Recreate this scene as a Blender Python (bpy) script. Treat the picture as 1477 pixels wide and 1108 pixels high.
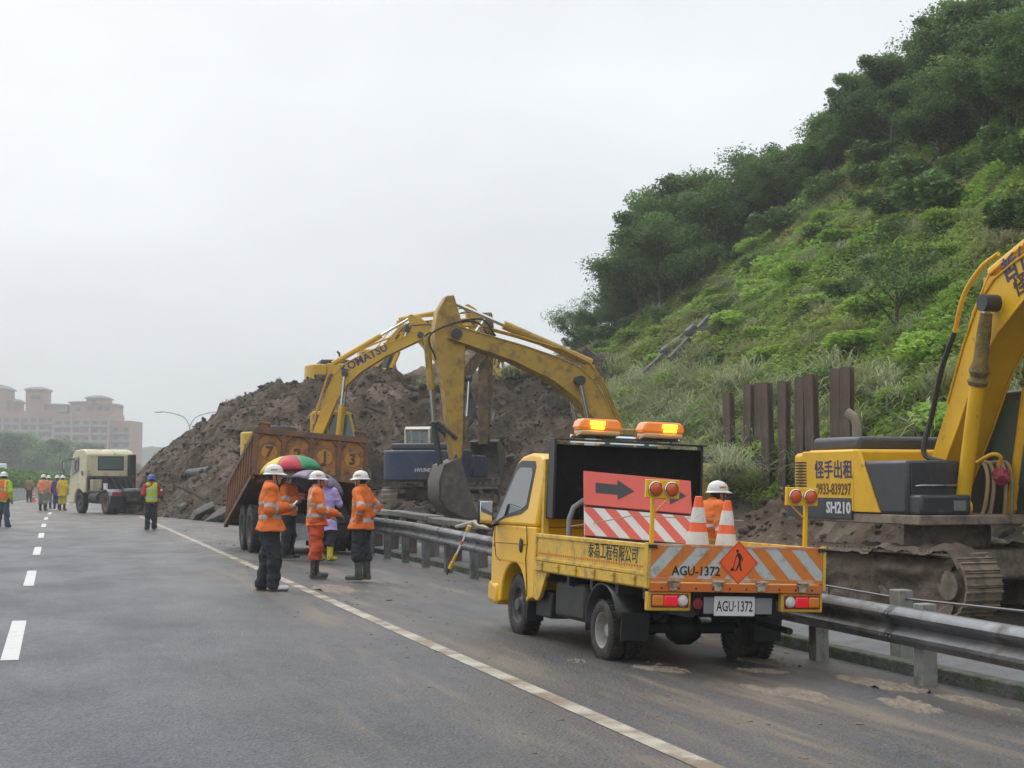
import bpy, bmesh, math, random
import numpy as np
from mathutils import Vector, Matrix, Euler
R = math.radians
for o in list(bpy.data.objects): bpy.data.objects.remove(o)
SC = bpy.context.scene
COL = SC.collection
random.seed(7); rng = np.random.default_rng(7)
# World frame: +Y runs along the motorway, +X to the right (hill side), metres.
# ---------------------------------------------------------------- camera
cam_d = bpy.data.cameras.new('camera'); cam = bpy.data.objects.new('camera', cam_d); COL.objects.link(cam)
cam.location = (0, 0, 1.55)
cam.rotation_euler = (R(90 + 3.43), 0, R(-15.95))
cam_d.lens = 56.06; cam_d.sensor_width = 36; cam_d.clip_start = 0.2; cam_d.clip_end = 8000
SC.camera = cam
# ---------------------------------------------------------------- overcast sky, veiled sun, exposure
SUN_AZ, SUN_EL = R(-28), R(52)          # azimuth from +Y towards +X
world = bpy.data.worlds.new('World'); SC.world = world; world.use_nodes = True
nt = world.node_tree; N = nt.nodes; L = nt.links; N.clear()
wo = N.new('ShaderNodeOutputWorld'); bg1 = N.new('ShaderNodeBackground'); bg2 = N.new('ShaderNodeBackground'); mx = N.new('ShaderNodeMixShader')
sky = N.new('ShaderNodeTexSky'); sky.sky_type = 'NISHITA'; sky.sun_disc = False
sky.sun_elevation = SUN_EL; sky.sun_rotation = SUN_AZ; sky.dust_density = 6; sky.air_density = 1.0
hs = N.new('ShaderNodeHueSaturation'); hs.inputs['Saturation'].default_value = 0.25
L.new(sky.outputs[0], hs.inputs['Color']); L.new(hs.outputs[0], bg1.inputs[0]); bg1.inputs[1].default_value = 0.10
tc = N.new('ShaderNodeTexCoord'); sp = N.new('ShaderNodeSeparateXYZ'); L.new(tc.outputs['Generated'], sp.inputs[0])
mr = N.new('ShaderNodeMapRange'); mr.inputs[1].default_value = 0; mr.inputs[2].default_value = 1; mr.inputs[3].default_value = 0.86; mr.inputs[4].default_value = 1.62
L.new(sp.outputs[2], mr.inputs[0])
mpn = N.new('ShaderNodeMapping'); mpn.inputs['Scale'].default_value = (1, 1, 2.6); L.new(tc.outputs['Generated'], mpn.inputs[0])
nz = N.new('ShaderNodeTexNoise'); nz.inputs['Scale'].default_value = 3.4; nz.inputs['Detail'].default_value = 5; nz.inputs['Roughness'].default_value = .45
L.new(mpn.outputs[0], nz.inputs['Vector'])
mr2 = N.new('ShaderNodeMapRange'); mr2.inputs[1].default_value = .3; mr2.inputs[2].default_value = .7; mr2.inputs[3].default_value = .87; mr2.inputs[4].default_value = 1.07
L.new(nz.outputs[0], mr2.inputs[0])
ml = N.new('ShaderNodeMath'); ml.operation = 'MULTIPLY'; L.new(mr.outputs[0], ml.inputs[0]); L.new(mr2.outputs[0], ml.inputs[1])
bg2.inputs[0].default_value = (0.81, 0.845, 0.89, 1); L.new(ml.outputs[0], bg2.inputs[1])
mx.inputs[0].default_value = 0.80
L.new(bg1.outputs[0], mx.inputs[1]); L.new(bg2.outputs[0], mx.inputs[2]); L.new(mx.outputs[0], wo.inputs[0])
sun_d = bpy.data.lights.new('sun', 'SUN'); sun = bpy.data.objects.new('sun', sun_d); COL.objects.link(sun)
sun_d.energy = 0.9; sun_d.angle = R(35); sun_d.color = (1, .97, .93)
sdir = Vector((math.sin(SUN_AZ) * math.cos(SUN_EL), math.cos(SUN_AZ) * math.cos(SUN_EL), math.sin(SUN_EL)))
sun.rotation_euler = sdir.to_track_quat('Z', 'Y').to_euler()
SC.view_settings.view_transform = 'Standard'; SC.view_settings.look = 'None'; SC.view_settings.gamma = 1
SC.view_settings.use_curve_mapping = False; SC.view_settings.exposure = 0.30
SC.render.engine = 'CYCLES'; SC.cycles.use_denoising = True
try: SC.cycles.denoiser = 'OPENIMAGEDENOISE'
except Exception: pass
SC.cycles.max_bounces = 6; SC.cycles.diffuse_bounces = 3; SC.cycles.glossy_bounces = 3; SC.cycles.transparent_max_bounces = 8; SC.cycles.volume_bounces = 1
# ================================================================ helpers
def tag(o, label=None, cat=None, group=None, kind=None):
    if label: o['label'] = label
    if cat: o['category'] = cat
    if group: o['group'] = group
    if kind: o['kind'] = kind
    return o
def thing(name, label, cat, loc=(0, 0, 0), rz=0.0, group=None, rot=None):
    o = bpy.data.objects.new(name, None); COL.objects.link(o); o.empty_display_size = .1
    o.location = loc; o.rotation_euler = rot if rot else (0, 0, rz)
    return tag(o, label, cat, group)
def link_mesh(name, me, parent=None, loc=None, rot=None):
    o = bpy.data.objects.new(name, me); COL.objects.link(o)
    if parent: o.parent = parent
    if loc: o.location = loc
    if rot: o.rotation_euler = rot
    return o
def copy_tree(o, parent=None):
    c = o.copy(); COL.objects.link(c); c.parent = parent
    for ch in list(o.children): copy_tree(ch, c)
    return c
class MB:
    """collects primitives into one mesh"""
    def __init__(s): s.v = []; s.f = []; s.m = []; s.mats = []; s.cur = 0
    def mat(s, m):
        if m not in s.mats: s.mats.append(m)
        s.cur = s.mats.index(m); return s
    def add(s, vs, fs):
        b = len(s.v); s.v += [tuple(v) for v in vs]
        for f in fs: s.f.append(tuple(b + i for i in f)); s.m.append(s.cur)
        return s
    def box(s, c, d, rot=None, taper=None):
        hx, hy, hz = d[0] / 2, d[1] / 2, d[2] / 2; vs = []
        for z in (-1, 1):
            for y in (-1, 1):
                for x in (-1, 1):
                    k = 1
                    if taper and z > 0: k = taper
                    vs.append(Vector((x * hx * k, y * hy * k, z * hz)))
        if rot is not None:
            M = rot if isinstance(rot, Matrix) else Euler(rot).to_matrix()
            vs = [M @ v for v in vs]
        c = Vector(c)
        return s.add([v + c for v in vs], [(0, 2, 3, 1), (4, 5, 7, 6), (0, 1, 5, 4), (2, 6, 7, 3), (0, 4, 6, 2), (1, 3, 7, 5)])
    def b2(s, a, b):   # box from corner to corner
        return s.box([(a[i] + b[i]) / 2 for i in range(3)], [abs(b[i] - a[i]) for i in range(3)])
    def cyl(s, p0, p1, r0, r1=None, n=16, caps=True):
        r1 = r0 if r1 is None else r1
        p0 = Vector(p0); p1 = Vector(p1); d = (p1 - p0).normalized()
        u = d.orthogonal().normalized(); w = d.cross(u); vs = []
        for p, r in ((p0, r0), (p1, r1)):
            for i in range(n):
                a = 2 * math.pi * i / n; vs.append(p + (u * math.cos(a) + w * math.sin(a)) * r)
        fs = [(i, (i + 1) % n, n + (i + 1) % n, n + i) for i in range(n)]
        if caps: fs += [tuple(range(n - 1, -1, -1)), tuple(range(n, 2 * n))]
        return s.add(vs, fs)
    def tube(s, pts, r, n=8, caps=True):
        pts = [Vector(p) for p in pts]; m = len(pts); rs = r if isinstance(r, (list, tuple)) else [r] * m
        vs = []; u = None
        for i, p in enumerate(pts):
            d = (pts[min(i + 1, m - 1)] - pts[max(i - 1, 0)]).normalized()
            if u is None: u = d.orthogonal().normalized()
            else:
                u = u - d * u.dot(d); u = u.normalized() if u.length > 1e-6 else d.orthogonal().normalized()
            w = d.cross(u)
            for k in range(n):
                a = 2 * math.pi * k / n; vs.append(p + (u * math.cos(a) + w * math.sin(a)) * rs[i])
        fs = []
        for i in range(m - 1):
            for k in range(n):
                fs.append((i * n + k, i * n + (k + 1) % n, (i + 1) * n + (k + 1) % n, (i + 1) * n + k))
        if caps: fs += [tuple(range(n - 1, -1, -1)), tuple(range((m - 1) * n, m * n))]
        return s.add(vs, fs)
    def lathe(s, prof, c=(0, 0, 0), axis='Z', n=24, sx=1, sy=1, caps=True):
        vs = []; c = Vector(c); k = len(prof)
        for i in range(n):
            a = 2 * math.pi * i / n
            for r, h in prof:
                x, y, z = r * math.cos(a) * sx, r * math.sin(a) * sy, h
                if axis == 'X': x, y, z = z, x, y
                elif axis == 'Y': x, y, z = y, z, x
                vs.append(c + Vector((x, y, z)))
        fs = [(i * k + j, ((i + 1) % n) * k + j, ((i + 1) % n) * k + j + 1, i * k + j + 1) for i in range(n) for j in range(k - 1)]
        if caps and prof[0][0] > 1e-4: fs.append(tuple(i * k for i in range(n - 1, -1, -1)))
        if caps and prof[-1][0] > 1e-4: fs.append(tuple(i * k + k - 1 for i in range(n)))
        return s.add(vs, fs)
    def prism(s, poly, a, b, plane='XZ'):
        """extrude polygon; plane XZ -> along Y from a to b, YZ -> along X, XY -> along Z"""
        n = len(poly); vs = []
        for q in (a, b):
            for (x, y) in poly:
                vs.append((x, q, y) if plane == 'XZ' else (q, x, y) if plane == 'YZ' else (x, y, q))
        ar = sum(poly[i][0] * poly[(i + 1) % n][1] - poly[(i + 1) % n][0] * poly[i][1] for i in range(n))
        fs = [(i, (i + 1) % n, n + (i + 1) % n, n + i) for i in range(n)] + [tuple(range(n - 1, -1, -1)), tuple(range(n, 2 * n))]
        flip = (ar < 0) ^ (plane == 'XZ') ^ (b < a)
        if flip: fs = [tuple(reversed(f)) for f in fs]
        return s.add(vs, fs)
    def loft(s, rings, closed=True, caps=True):
        n = len(rings[0]); vs = [v for r in rings for v in r]; fs = []
        for i in range(len(rings) - 1):
            for k in range(n if closed else n - 1):
                fs.append((i * n + k, i * n + (k + 1) % n, (i + 1) * n + (k + 1) % n, (i + 1) * n + k))
        if caps and closed: fs += [tuple(range(n - 1, -1, -1)), tuple(range((len(rings) - 1) * n, len(rings) * n))]
        return s.add(vs, fs)
    def mesh(s, name, m=None, smooth=35):
        me = bpy.data.meshes.new(name); me.from_pydata(s.v, [], s.f)
        for q in (s.mats or [m]):
            if q: me.materials.append(q)
        if len(s.mats) > 1: me.polygons.foreach_set('material_index', s.m)
        bm = bmesh.new(); bm.from_mesh(me); bmesh.ops.recalc_face_normals(bm, faces=bm.faces); bm.to_mesh(me); bm.free()
        if smooth:
            me.polygons.foreach_set('use_smooth', [True] * len(me.polygons)); me.set_sharp_from_angle(angle=R(smooth))
        me.update(); return me
    def build(s, name, m=None, parent=None, bevel=0, smooth=35, seg=2):
        o = link_mesh(name, s.mesh(name, m, smooth), parent)
        if bevel:
            bv = o.modifiers.new('bevel', 'BEVEL'); bv.width = bevel; bv.segments = seg; bv.limit_method = 'ANGLE'; bv.angle_limit = R(40)
            bv.harden_normals = False
        return o
def np_mesh(name, v, f, mat, smooth=False, col=None):
    """v (n,3), f (m,k) numpy; col per-face scalar -> colour attribute 'tone'"""
    me = bpy.data.meshes.new(name); m, k = f.shape
    me.vertices.add(len(v)); me.vertices.foreach_set('co', np.asarray(v, np.float32).ravel())
    me.loops.add(m * k); me.loops.foreach_set('vertex_index', np.asarray(f, np.int32).ravel())
    me.polygons.add(m); me.polygons.foreach_set('loop_start', np.arange(0, m * k, k, dtype=np.int32))
    if smooth: me.polygons.foreach_set('use_smooth', np.ones(m, bool))
    me.update(calc_edges=True); me.validate()
    if mat: me.materials.append(mat)
    if col is not None:
        a = me.attributes.new('tone', 'FLOAT', 'FACE'); a.data.foreach_set('value', np.asarray(col, np.float32))
    return me
_perm = np.random.default_rng(3).permutation(4096)
def _h(ix, iy, iz=0):
    return _perm[(_perm[(_perm[ix & 4095] + iy) & 4095] + iz) & 4095] / 4095.0
def vnoise(x, y, z=None):
    x = np.asarray(x, float); y = np.asarray(y, float); z = np.zeros_like(x) if z is None else np.asarray(z, float)
    ix, iy, iz = np.floor(x).astype(int), np.floor(y).astype(int), np.floor(z).astype(int)
    fx, fy, fz = x - ix, y - iy, z - iz; s = lambda q: q * q * (3 - 2 * q); fx, fy, fz = s(fx), s(fy), s(fz)
    c = 0
    for dx in (0, 1):
        for dy in (0, 1):
            for dz in (0, 1):
                c = c + _h(ix + dx, iy + dy, iz + dz) * (fx if dx else 1 - fx) * (fy if dy else 1 - fy) * (fz if dz else 1 - fz)
    return c * 2 - 1
def fbm(x, y, o=4, g=.5, z=None):
    a = 1; t = 0
    for i in range(o):
        t = t + a * vnoise(x * 2 ** i + 17.3 * i, y * 2 ** i + 5.1 * i, None if z is None else z * 2 ** i); a *= g
    return t
def sstep(x, a, b):
    q = np.clip((np.asarray(x, float) - a) / (b - a), 0, 1); return q * q * (3 - 2 * q)
def smin(a, b, k):
    h = np.clip(.5 + .5 * (b - a) / k, 0, 1); return b * (1 - h) + a * h - k * h * (1 - h)
# ---------------------------------------------------------------- materials
MATS = {}
def mat(name, col, rough=.5, metal=0, var=0, vscale=3, dirt=None, damt=.5, dscale=4, droug=.85, bump=0, bscale=20, coat=0, spec=.5, emit=None, estr=0, alpha=1, trans=0, coord='Object', stretch=None):
    """procedural principled: base colour varied by noise, optional dirt layer (colour, coverage, scale), bump"""
    if name in MATS: return MATS[name]
    m = bpy.data.materials.new(name); m.use_nodes = True; n = m.node_tree.nodes; l = m.node_tree.links
    b = n['Principled BSDF']; b.inputs['Roughness'].default_value = rough; b.inputs['Metallic'].default_value = metal
    b.inputs['Coat Weight'].default_value = coat; b.inputs['Specular IOR Level'].default_value = spec
    b.inputs['Base Color'].default_value = (*col, 1)
    if alpha < 1: b.inputs['Alpha'].default_value = alpha
    if trans: b.inputs['Transmission Weight'].default_value = trans
    if emit: b.inputs['Emission Color'].default_value = (*emit, 1); b.inputs['Emission Strength'].default_value = estr
    t = n.new('ShaderNodeTexCoord'); src = t.outputs[coord]
    if stretch:
        mp = n.new('ShaderNodeMapping'); mp.inputs['Scale'].default_value = stretch; l.new(src, mp.inputs[0]); src = mp.outputs[0]
    out = None
    def noise(scale, det=5, ro=.6):
        q = n.new('ShaderNodeTexNoise'); q.inputs['Scale'].default_value = scale; q.inputs['Detail'].default_value = det; q.inputs['Roughness'].default_value = ro
        l.new(src, q.inputs['Vector']); return q
    if var:
        q = noise(vscale); r = n.new('ShaderNodeMapRange'); r.inputs[1].default_value = .3; r.inputs[2].default_value = .7; r.inputs[3].default_value = 1 - var; r.inputs[4].default_value = 1 + var
        l.new(q.outputs[0], r.inputs[0]); k = n.new('ShaderNodeMix'); k.data_type = 'RGBA'; k.blend_type = 'MULTIPLY'; k.inputs[0].default_value = 1
        k.inputs[6].default_value = (*col, 1); l.new(r.outputs[0], k.inputs[7]); out = k.outputs[2]; l.new(out, b.inputs['Base Color'])
    if dirt:
        q = noise(dscale, 8, .68); r = n.new('ShaderNodeMapRange'); c = 1 - damt
        r.inputs[1].default_value = .25 + .5 * c - .07; r.inputs[2].default_value = .25 + .5 * c + .10
        l.new(q.outputs[0], r.inputs[0]); k = n.new('ShaderNodeMix'); k.data_type = 'RGBA'; l.new(r.outputs[0], k.inputs[0])
        if out: l.new(out, k.inputs[6])
        else: k.inputs[6].default_value = (*col, 1)
        k.inputs[7].default_value = (*dirt, 1); l.new(k.outputs[2], b.inputs['Base Color'])
        k2 = n.new('ShaderNodeMix'); l.new(r.outputs[0], k2.inputs[0]); k2.inputs[2].default_value = rough; k2.inputs[3].default_value = droug; l.new(k2.outputs[0], b.inputs['Roughness'])
        if metal:
            k3 = n.new('ShaderNodeMix'); l.new(r.outputs[0], k3.inputs[0]); k3.inputs[2].default_value = metal; k3.inputs[3].default_value = 0; l.new(k3.outputs[0], b.inputs['Metallic'])
    if bump:
        q = noise(bscale, 6, .6); bp = n.new('ShaderNodeBump'); bp.inputs['Strength'].default_value = bump; bp.inputs['Distance'].default_value = .05
        l.new(q.outputs[0], bp.inputs['Height']); l.new(bp.outputs[0], b.inputs['Normal'])
    MATS[name] = m; return m
def leafmat(name, c1, c2, trans=.25, rough=.5, c3=None, patch=.15):
    m = bpy.data.materials.new(name); m.use_nodes = True; n = m.node_tree.nodes; l = m.node_tree.links
    b = n['Principled BSDF']; b.inputs['Roughness'].default_value = .6; b.inputs['Specular IOR Level'].default_value = .14
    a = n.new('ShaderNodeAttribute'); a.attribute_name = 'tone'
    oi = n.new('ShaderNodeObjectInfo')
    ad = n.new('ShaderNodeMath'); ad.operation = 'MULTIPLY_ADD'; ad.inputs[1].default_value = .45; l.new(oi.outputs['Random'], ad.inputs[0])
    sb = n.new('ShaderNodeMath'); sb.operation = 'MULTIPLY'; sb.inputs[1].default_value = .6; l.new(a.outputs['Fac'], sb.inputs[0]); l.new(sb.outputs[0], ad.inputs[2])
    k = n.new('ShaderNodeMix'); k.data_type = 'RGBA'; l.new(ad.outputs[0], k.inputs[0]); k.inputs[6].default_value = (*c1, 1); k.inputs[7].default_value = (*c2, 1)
    out = k.outputs[2]
    if c3:
        g = n.new('ShaderNodeNewGeometry'); q = n.new('ShaderNodeTexNoise'); q.inputs['Scale'].default_value = patch; q.inputs['Detail'].default_value = 5; l.new(g.outputs['Position'], q.inputs['Vector'])
        r = n.new('ShaderNodeMapRange'); r.inputs[1].default_value = .47; r.inputs[2].default_value = .66; r.inputs[4].default_value = .75; l.new(q.outputs[0], r.inputs[0])
        k2 = n.new('ShaderNodeMix'); k2.data_type = 'RGBA'; l.new(r.outputs[0], k2.inputs[0]); l.new(out, k2.inputs[6]); k2.inputs[7].default_value = (*c3, 1); out = k2.outputs[2]
    l.new(out, b.inputs['Base Color'])
    tr = n.new('ShaderNodeBsdfTranslucent'); l.new(out, tr.inputs[0]); ms = n.new('ShaderNodeMixShader'); ms.inputs[0].default_value = trans
    l.new(b.outputs[0], ms.inputs[1]); l.new(tr.outputs[0], ms.inputs[2]); l.new(ms.outputs[0], n['Material Output'].inputs[0])
    MATS[name] = m; return m
def spl(pts, k=6):
    P = [Vector(p) for p in pts]; P = [P[0] * 2 - P[1]] + P + [P[-1] * 2 - P[-2]]; out = []
    for i in range(1, len(P) - 2):
        a, b, c, d = P[i - 1:i + 3]
        for j in range(k):
            t = j / k; out.append(.5 * ((2 * b) + (c - a) * t + (2 * a - 5 * b + 4 * c - d) * t * t + (3 * b - a - 3 * c + d) * t ** 3))
    return out + [P[-2]]
MUD = (.17, .125, .085)
def text_mesh(body, size, m, depth=.002, bold=0.0, sx=1.0, align='CENTER'):
    cu = bpy.data.curves.new('lettering', 'FONT'); cu.body = body; cu.size = size; cu.extrude = depth; cu.offset = bold * size
    cu.align_x = align; cu.align_y = 'CENTER'; cu.resolution_u = 2
    o = bpy.data.objects.new('tmp', cu); COL.objects.link(o)
    dg = bpy.context.evaluated_depsgraph_get(); me = bpy.data.meshes.new_from_object(o.evaluated_get(dg))
    bpy.data.objects.remove(o); bpy.data.curves.remove(cu)
    if sx != 1: me.transform(Matrix.Diagonal((sx, 1, 1, 1)))
    me.materials.clear(); me.materials.append(m); me.name = 'lettering'; return me
def text_on(body, size, m, parent, loc, rot, depth=.002, bold=0.0, sx=1.0, name='lettering'):
    o = link_mesh(name, text_mesh(body, size, m, depth, bold, sx), parent); o.location = loc; o.rotation_euler = rot; return o
# ================================================================ terrain
def bend(s): return np.where(np.asarray(s, float) > 60, (np.asarray(s, float) - 60) ** 2 / 2000.0, 0.0)
def road_h(s): return np.zeros_like(np.asarray(s, float))
_te = np.array([(20, 14), (36, 10), (44, 9), (50, 8.2), (57, 7.2), (60, 6.4), (64, 5.6), (69, 4.3), (76, 3.0), (85, 2.8), (95, 3.2), (108, 4), (125, 10), (160, 30)], float)
def te(s): return np.interp(s, _te[:, 0], _te[:, 1])
def hill_h(t, s):
    t = np.asarray(t, float); s = np.asarray(s, float)
    n1 = fbm(t / 9, s / 9, 3); n2 = fbm(t / 2.2 + 40, s / 2.2, 3)
    t0 = 15.5 + .1 * np.maximum(0, s - 35)
    z1 = 1 + .84 * (t - t0) + n1 * 1.1 * sstep(t - t0, 0, 8) + n2 * .28
    z2 = 51.5 - .49 * s + n1 * 1.2
    z = smin(z1, z2, 3.0)
    st = np.interp(s, [20, 27, 30, 45, 60], [14.6, 13.4, 13.2, 14.4, 16.5]); lo = np.interp(s, [10, 14, 27, 32], [-.12, -.32, -.32, 0])
    base = lo * sstep(t, 8.6, 9.6) + sstep(t, st, st + 1.8) * (1.0 - lo + .12 * n2) + .05 * n2 * sstep(t, 8.6, 9.4) + .09 * fbm(t / .5, s / .5, 2) * sstep(t, 9.2, 10)
    base = base - .10 - .14 * sstep(t, 7.0, 7.15) * (1 - sstep(t, 9, 10))
    k = .5; h = np.clip(.5 + .5 * (z - base) / k, 0, 1)
    return base * (1 - h) + z * h + k * h * (1 - h) * (t > 11)
def heap_raw(t, s):
    flank = np.interp(s, [60, 80], [.64, .85]) * (t - te(s)); front = .62 * (s - 58.5); back = .5 * (128 - s)
    cap = 6.1 + .7 * vnoise(t / 5 + 3, s / 6) + .06 * np.maximum(t - 13, 0)
    h = smin(smin(flank, front, .8), smin(cap, back, 1.0), 1.2)
    apron = smin(.42 * (t - te(s) - .2), .55 + .25 * vnoise(t / 3, s / 3), .5)      # thin muddy skirt along the old barrier
    apron = np.where(s < 40, apron - .16 * (40 - s), apron)
    return np.maximum(h, apron)
def heap_h(t, s):
    h = heap_raw(t, s); w = sstep(h, -.1, 1.2)
    wx = .8 * vnoise(t / 2.1, s / 2.1 + 9); wy = .8 * vnoise(t / 2.1 + 31, s / 2.1)
    x, y = t + wx, s + wy
    big = fbm(x / 2.6, y / 2.6, 2); rid = 1 - np.abs(fbm(x / 1.25 + 7, y / 1.25, 3)) * 1.5; fine = fbm(x / .42, y / .42, 3); blk = vnoise(x / .8 + 50, y / .8); blk = np.sign(blk) * np.sqrt(np.abs(blk))
    # broken soil: stepped lumps
    st = np.floor((big * .5 + rid * .5) * 3.2) / 3.2
    lob = fbm(t / 6 + 2, s / 6, 2)
    return h + w * (.40 * big + .26 * rid + .30 * st + .14 * fine + .13 * blk + .45 * lob) - .12
def tv(s): return 15.7 + .2 * np.maximum(0, np.asarray(s, float) - 35)
def soil_mask(t, s): return 1 - sstep(t - tv(s) + .9 * fbm(t / 3, s / 3, 2), -.5, .6)
def surf(t, s):
    t = np.asarray(t, float); s = np.asarray(s, float)
    return np.maximum(np.maximum(hill_h(t, s), heap_h(t, s)), np.where(t < 7, 0, -1))
def grid_mesh(name, xs, ys, zf, m, smooth=True, xf=None, keep=None):
    T, S = np.meshgrid(xs, ys); Z = zf(T, S); X = T if xf is None else xf(T, S)
    v = np.stack([X, S, Z], -1).reshape(-1, 3); nx = len(xs); ny = len(ys)
    i = (np.arange(ny - 1)[:, None] * nx + np.arange(nx - 1)).ravel(); f = np.stack([i, i + 1, i + nx + 1, i + nx], -1)
    if keep is not None:
        kk = keep(T, S, Z).ravel(); f = f[kk[f].any(1)]
    me = np_mesh(name, v, f, m, smooth); return me, T, S
# ---- materials for the ground
def asphalt_mat():
    m = bpy.data.materials.new('wet_asphalt'); m.use_nodes = True; n = m.node_tree.nodes; l = m.node_tree.links; b = n['Principled BSDF']
    t = n.new('ShaderNodeTexCoord'); P = t.outputs['Object']
    def nz(sc, det=4, ro=.6, stretch=None, off=None):
        q = n.new('ShaderNodeTexNoise'); q.inputs['Scale'].default_value = sc; q.inputs['Detail'].default_value = det; q.inputs['Roughness'].default_value = ro; src = P
        if stretch:
            mp = n.new('ShaderNodeMapping'); mp.inputs['Scale'].default_value = stretch; mp.inputs['Rotation'].default_value = off or (0, 0, 0); l.new(P, mp.inputs[0]); src = mp.outputs[0]
        l.new(src, q.inputs['Vector']); return q.outputs[0]
    def rng_(x, a, c, lo=0, hi=1):
        r = n.new('ShaderNodeMapRange'); r.inputs[1].default_value = a; r.inputs[2].default_value = c; r.inputs[3].default_value = lo; r.inputs[4].default_value = hi; l.new(x, r.inputs[0]); return r.outputs[0]
    def mth(op, a, c):
        k = n.new('ShaderNodeMath'); k.operation = op
        for i, q in ((0, a), (1, c)):
            if isinstance(q, (int, float)): k.inputs[i].default_value = q
            else: l.new(q, k.inputs[i])
        return k.outputs[0]
    def mixc(f, a, c):
        k = n.new('ShaderNodeMix'); k.data_type = 'RGBA'
        if isinstance(f, (int, float)): k.inputs[0].default_value = f
        else: l.new(f, k.inputs[0])
        for i, q in ((6, a), (7, c)):
            if isinstance(q, tuple): k.inputs[i].default_value = (*q, 1)
            else: l.new(q, k.inputs[i])
        return k.outputs[2]
    vor = n.new('ShaderNodeTexVoronoi'); vor.inputs['Scale'].default_value = 42; l.new(P, vor.inputs['Vector'])
    grain = rng_(nz(38, 4, .75), .3, .7, .35, 1.75); agg = rng_(vor.outputs['Color'], 0, 1, .4, 1.75)
    big = mth('MULTIPLY', rng_(nz(.35, 6, .6), .3, .7, .72, 1.28), rng_(nz(15, 3, .65), .32, .68, .68, 1.36))
    base = mixc(0, (.045, .051, .061), (0, 0, 0))
    k = n.new('ShaderNodeMix'); k.data_type = 'RGBA'; k.blend_type = 'MULTIPLY'; k.inputs[0].default_value = 1; l.new(base, k.inputs[6]); l.new(mth('MULTIPLY', mth('MULTIPLY', grain, agg), big), k.inputs[7]); col = k.outputs[2]
    # tan mud tracked out of the slide: streaks along the shoulder and a film over the far lanes
    sp = n.new('ShaderNodeSeparateXYZ'); l.new(P, sp.inputs[0]); X, Y = sp.outputs[0], sp.outputs[1]
    streak = nz(1.0, 8, .66, (1.35, .16, 1), (0, 0, R(6))); fine = nz(1.0, 8, .7, (6.5, .55, 1), (0, 0, R(4)))
    wx = mth('ADD', X, mth('MULTIPLY', mth('SUBTRACT', nz(.25, 3), .5), 3.2))
    zone = mth('MAXIMUM', mth('MULTIPLY', rng_(wx, .9, 3.2), rng_(Y, 70, 40, .9, 1)), rng_(mth('ADD', Y, mth('MULTIPLY', X, 1.8)), 38, 62, 0, 1))
    film = mth('MULTIPLY', zone, rng_(mth('ADD', mth('MULTIPLY', streak, .6), mth('MULTIPLY', fine, .4)), .38, .56, 0, 1))
    thick = mth('MULTIPLY', zone, rng_(mth('ADD', mth('MULTIPLY', streak, .72), mth('MULTIPLY', fine, .28)), .53, .64, 0, 1))
    film = mth('ADD', mth('MULTIPLY', film, .85), mth('MULTIPLY', rng_(Y, 36, 70, 0, .36), rng_(nz(.5, 5, .6, (1, .35, 1)), .35, .6, .35, 1)))
    col = mixc(film, col, (.125, .106, .086)); col = mixc(thick, col, (.205, .162, .115))
    l.new(col, b.inputs['Base Color'])
    wet = rng_(nz(.8, 5, .6, (1, .4, 1)), .35, .65, .30, .52)
    ro = n.new('ShaderNodeMix'); l.new(thick, ro.inputs[0]); l.new(wet, ro.inputs[2]); ro.inputs[3].default_value = .55; l.new(ro.outputs[0], b.inputs['Roughness'])
    b.inputs['Specular IOR Level'].default_value = .36
    bp = n.new('ShaderNodeBump'); bp.inputs['Strength'].default_value = .75; bp.inputs['Distance'].default_value = .016
    l.new(mth('ADD', nz(60, 3, .7), mth('MULTIPLY', vor.outputs['Distance'], .8)), bp.inputs['Height']); l.new(bp.outputs[0], b.inputs['Normal'])
    return m
def paint_mat(name, dirtc, cover):
    return mat(name, (.62, .62, .60) if cover < .4 else (.46, .42, .34), .42, var=.08, vscale=9, dirt=dirtc, damt=cover, dscale=1.7, droug=.6, bump=.25, bscale=70)
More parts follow.
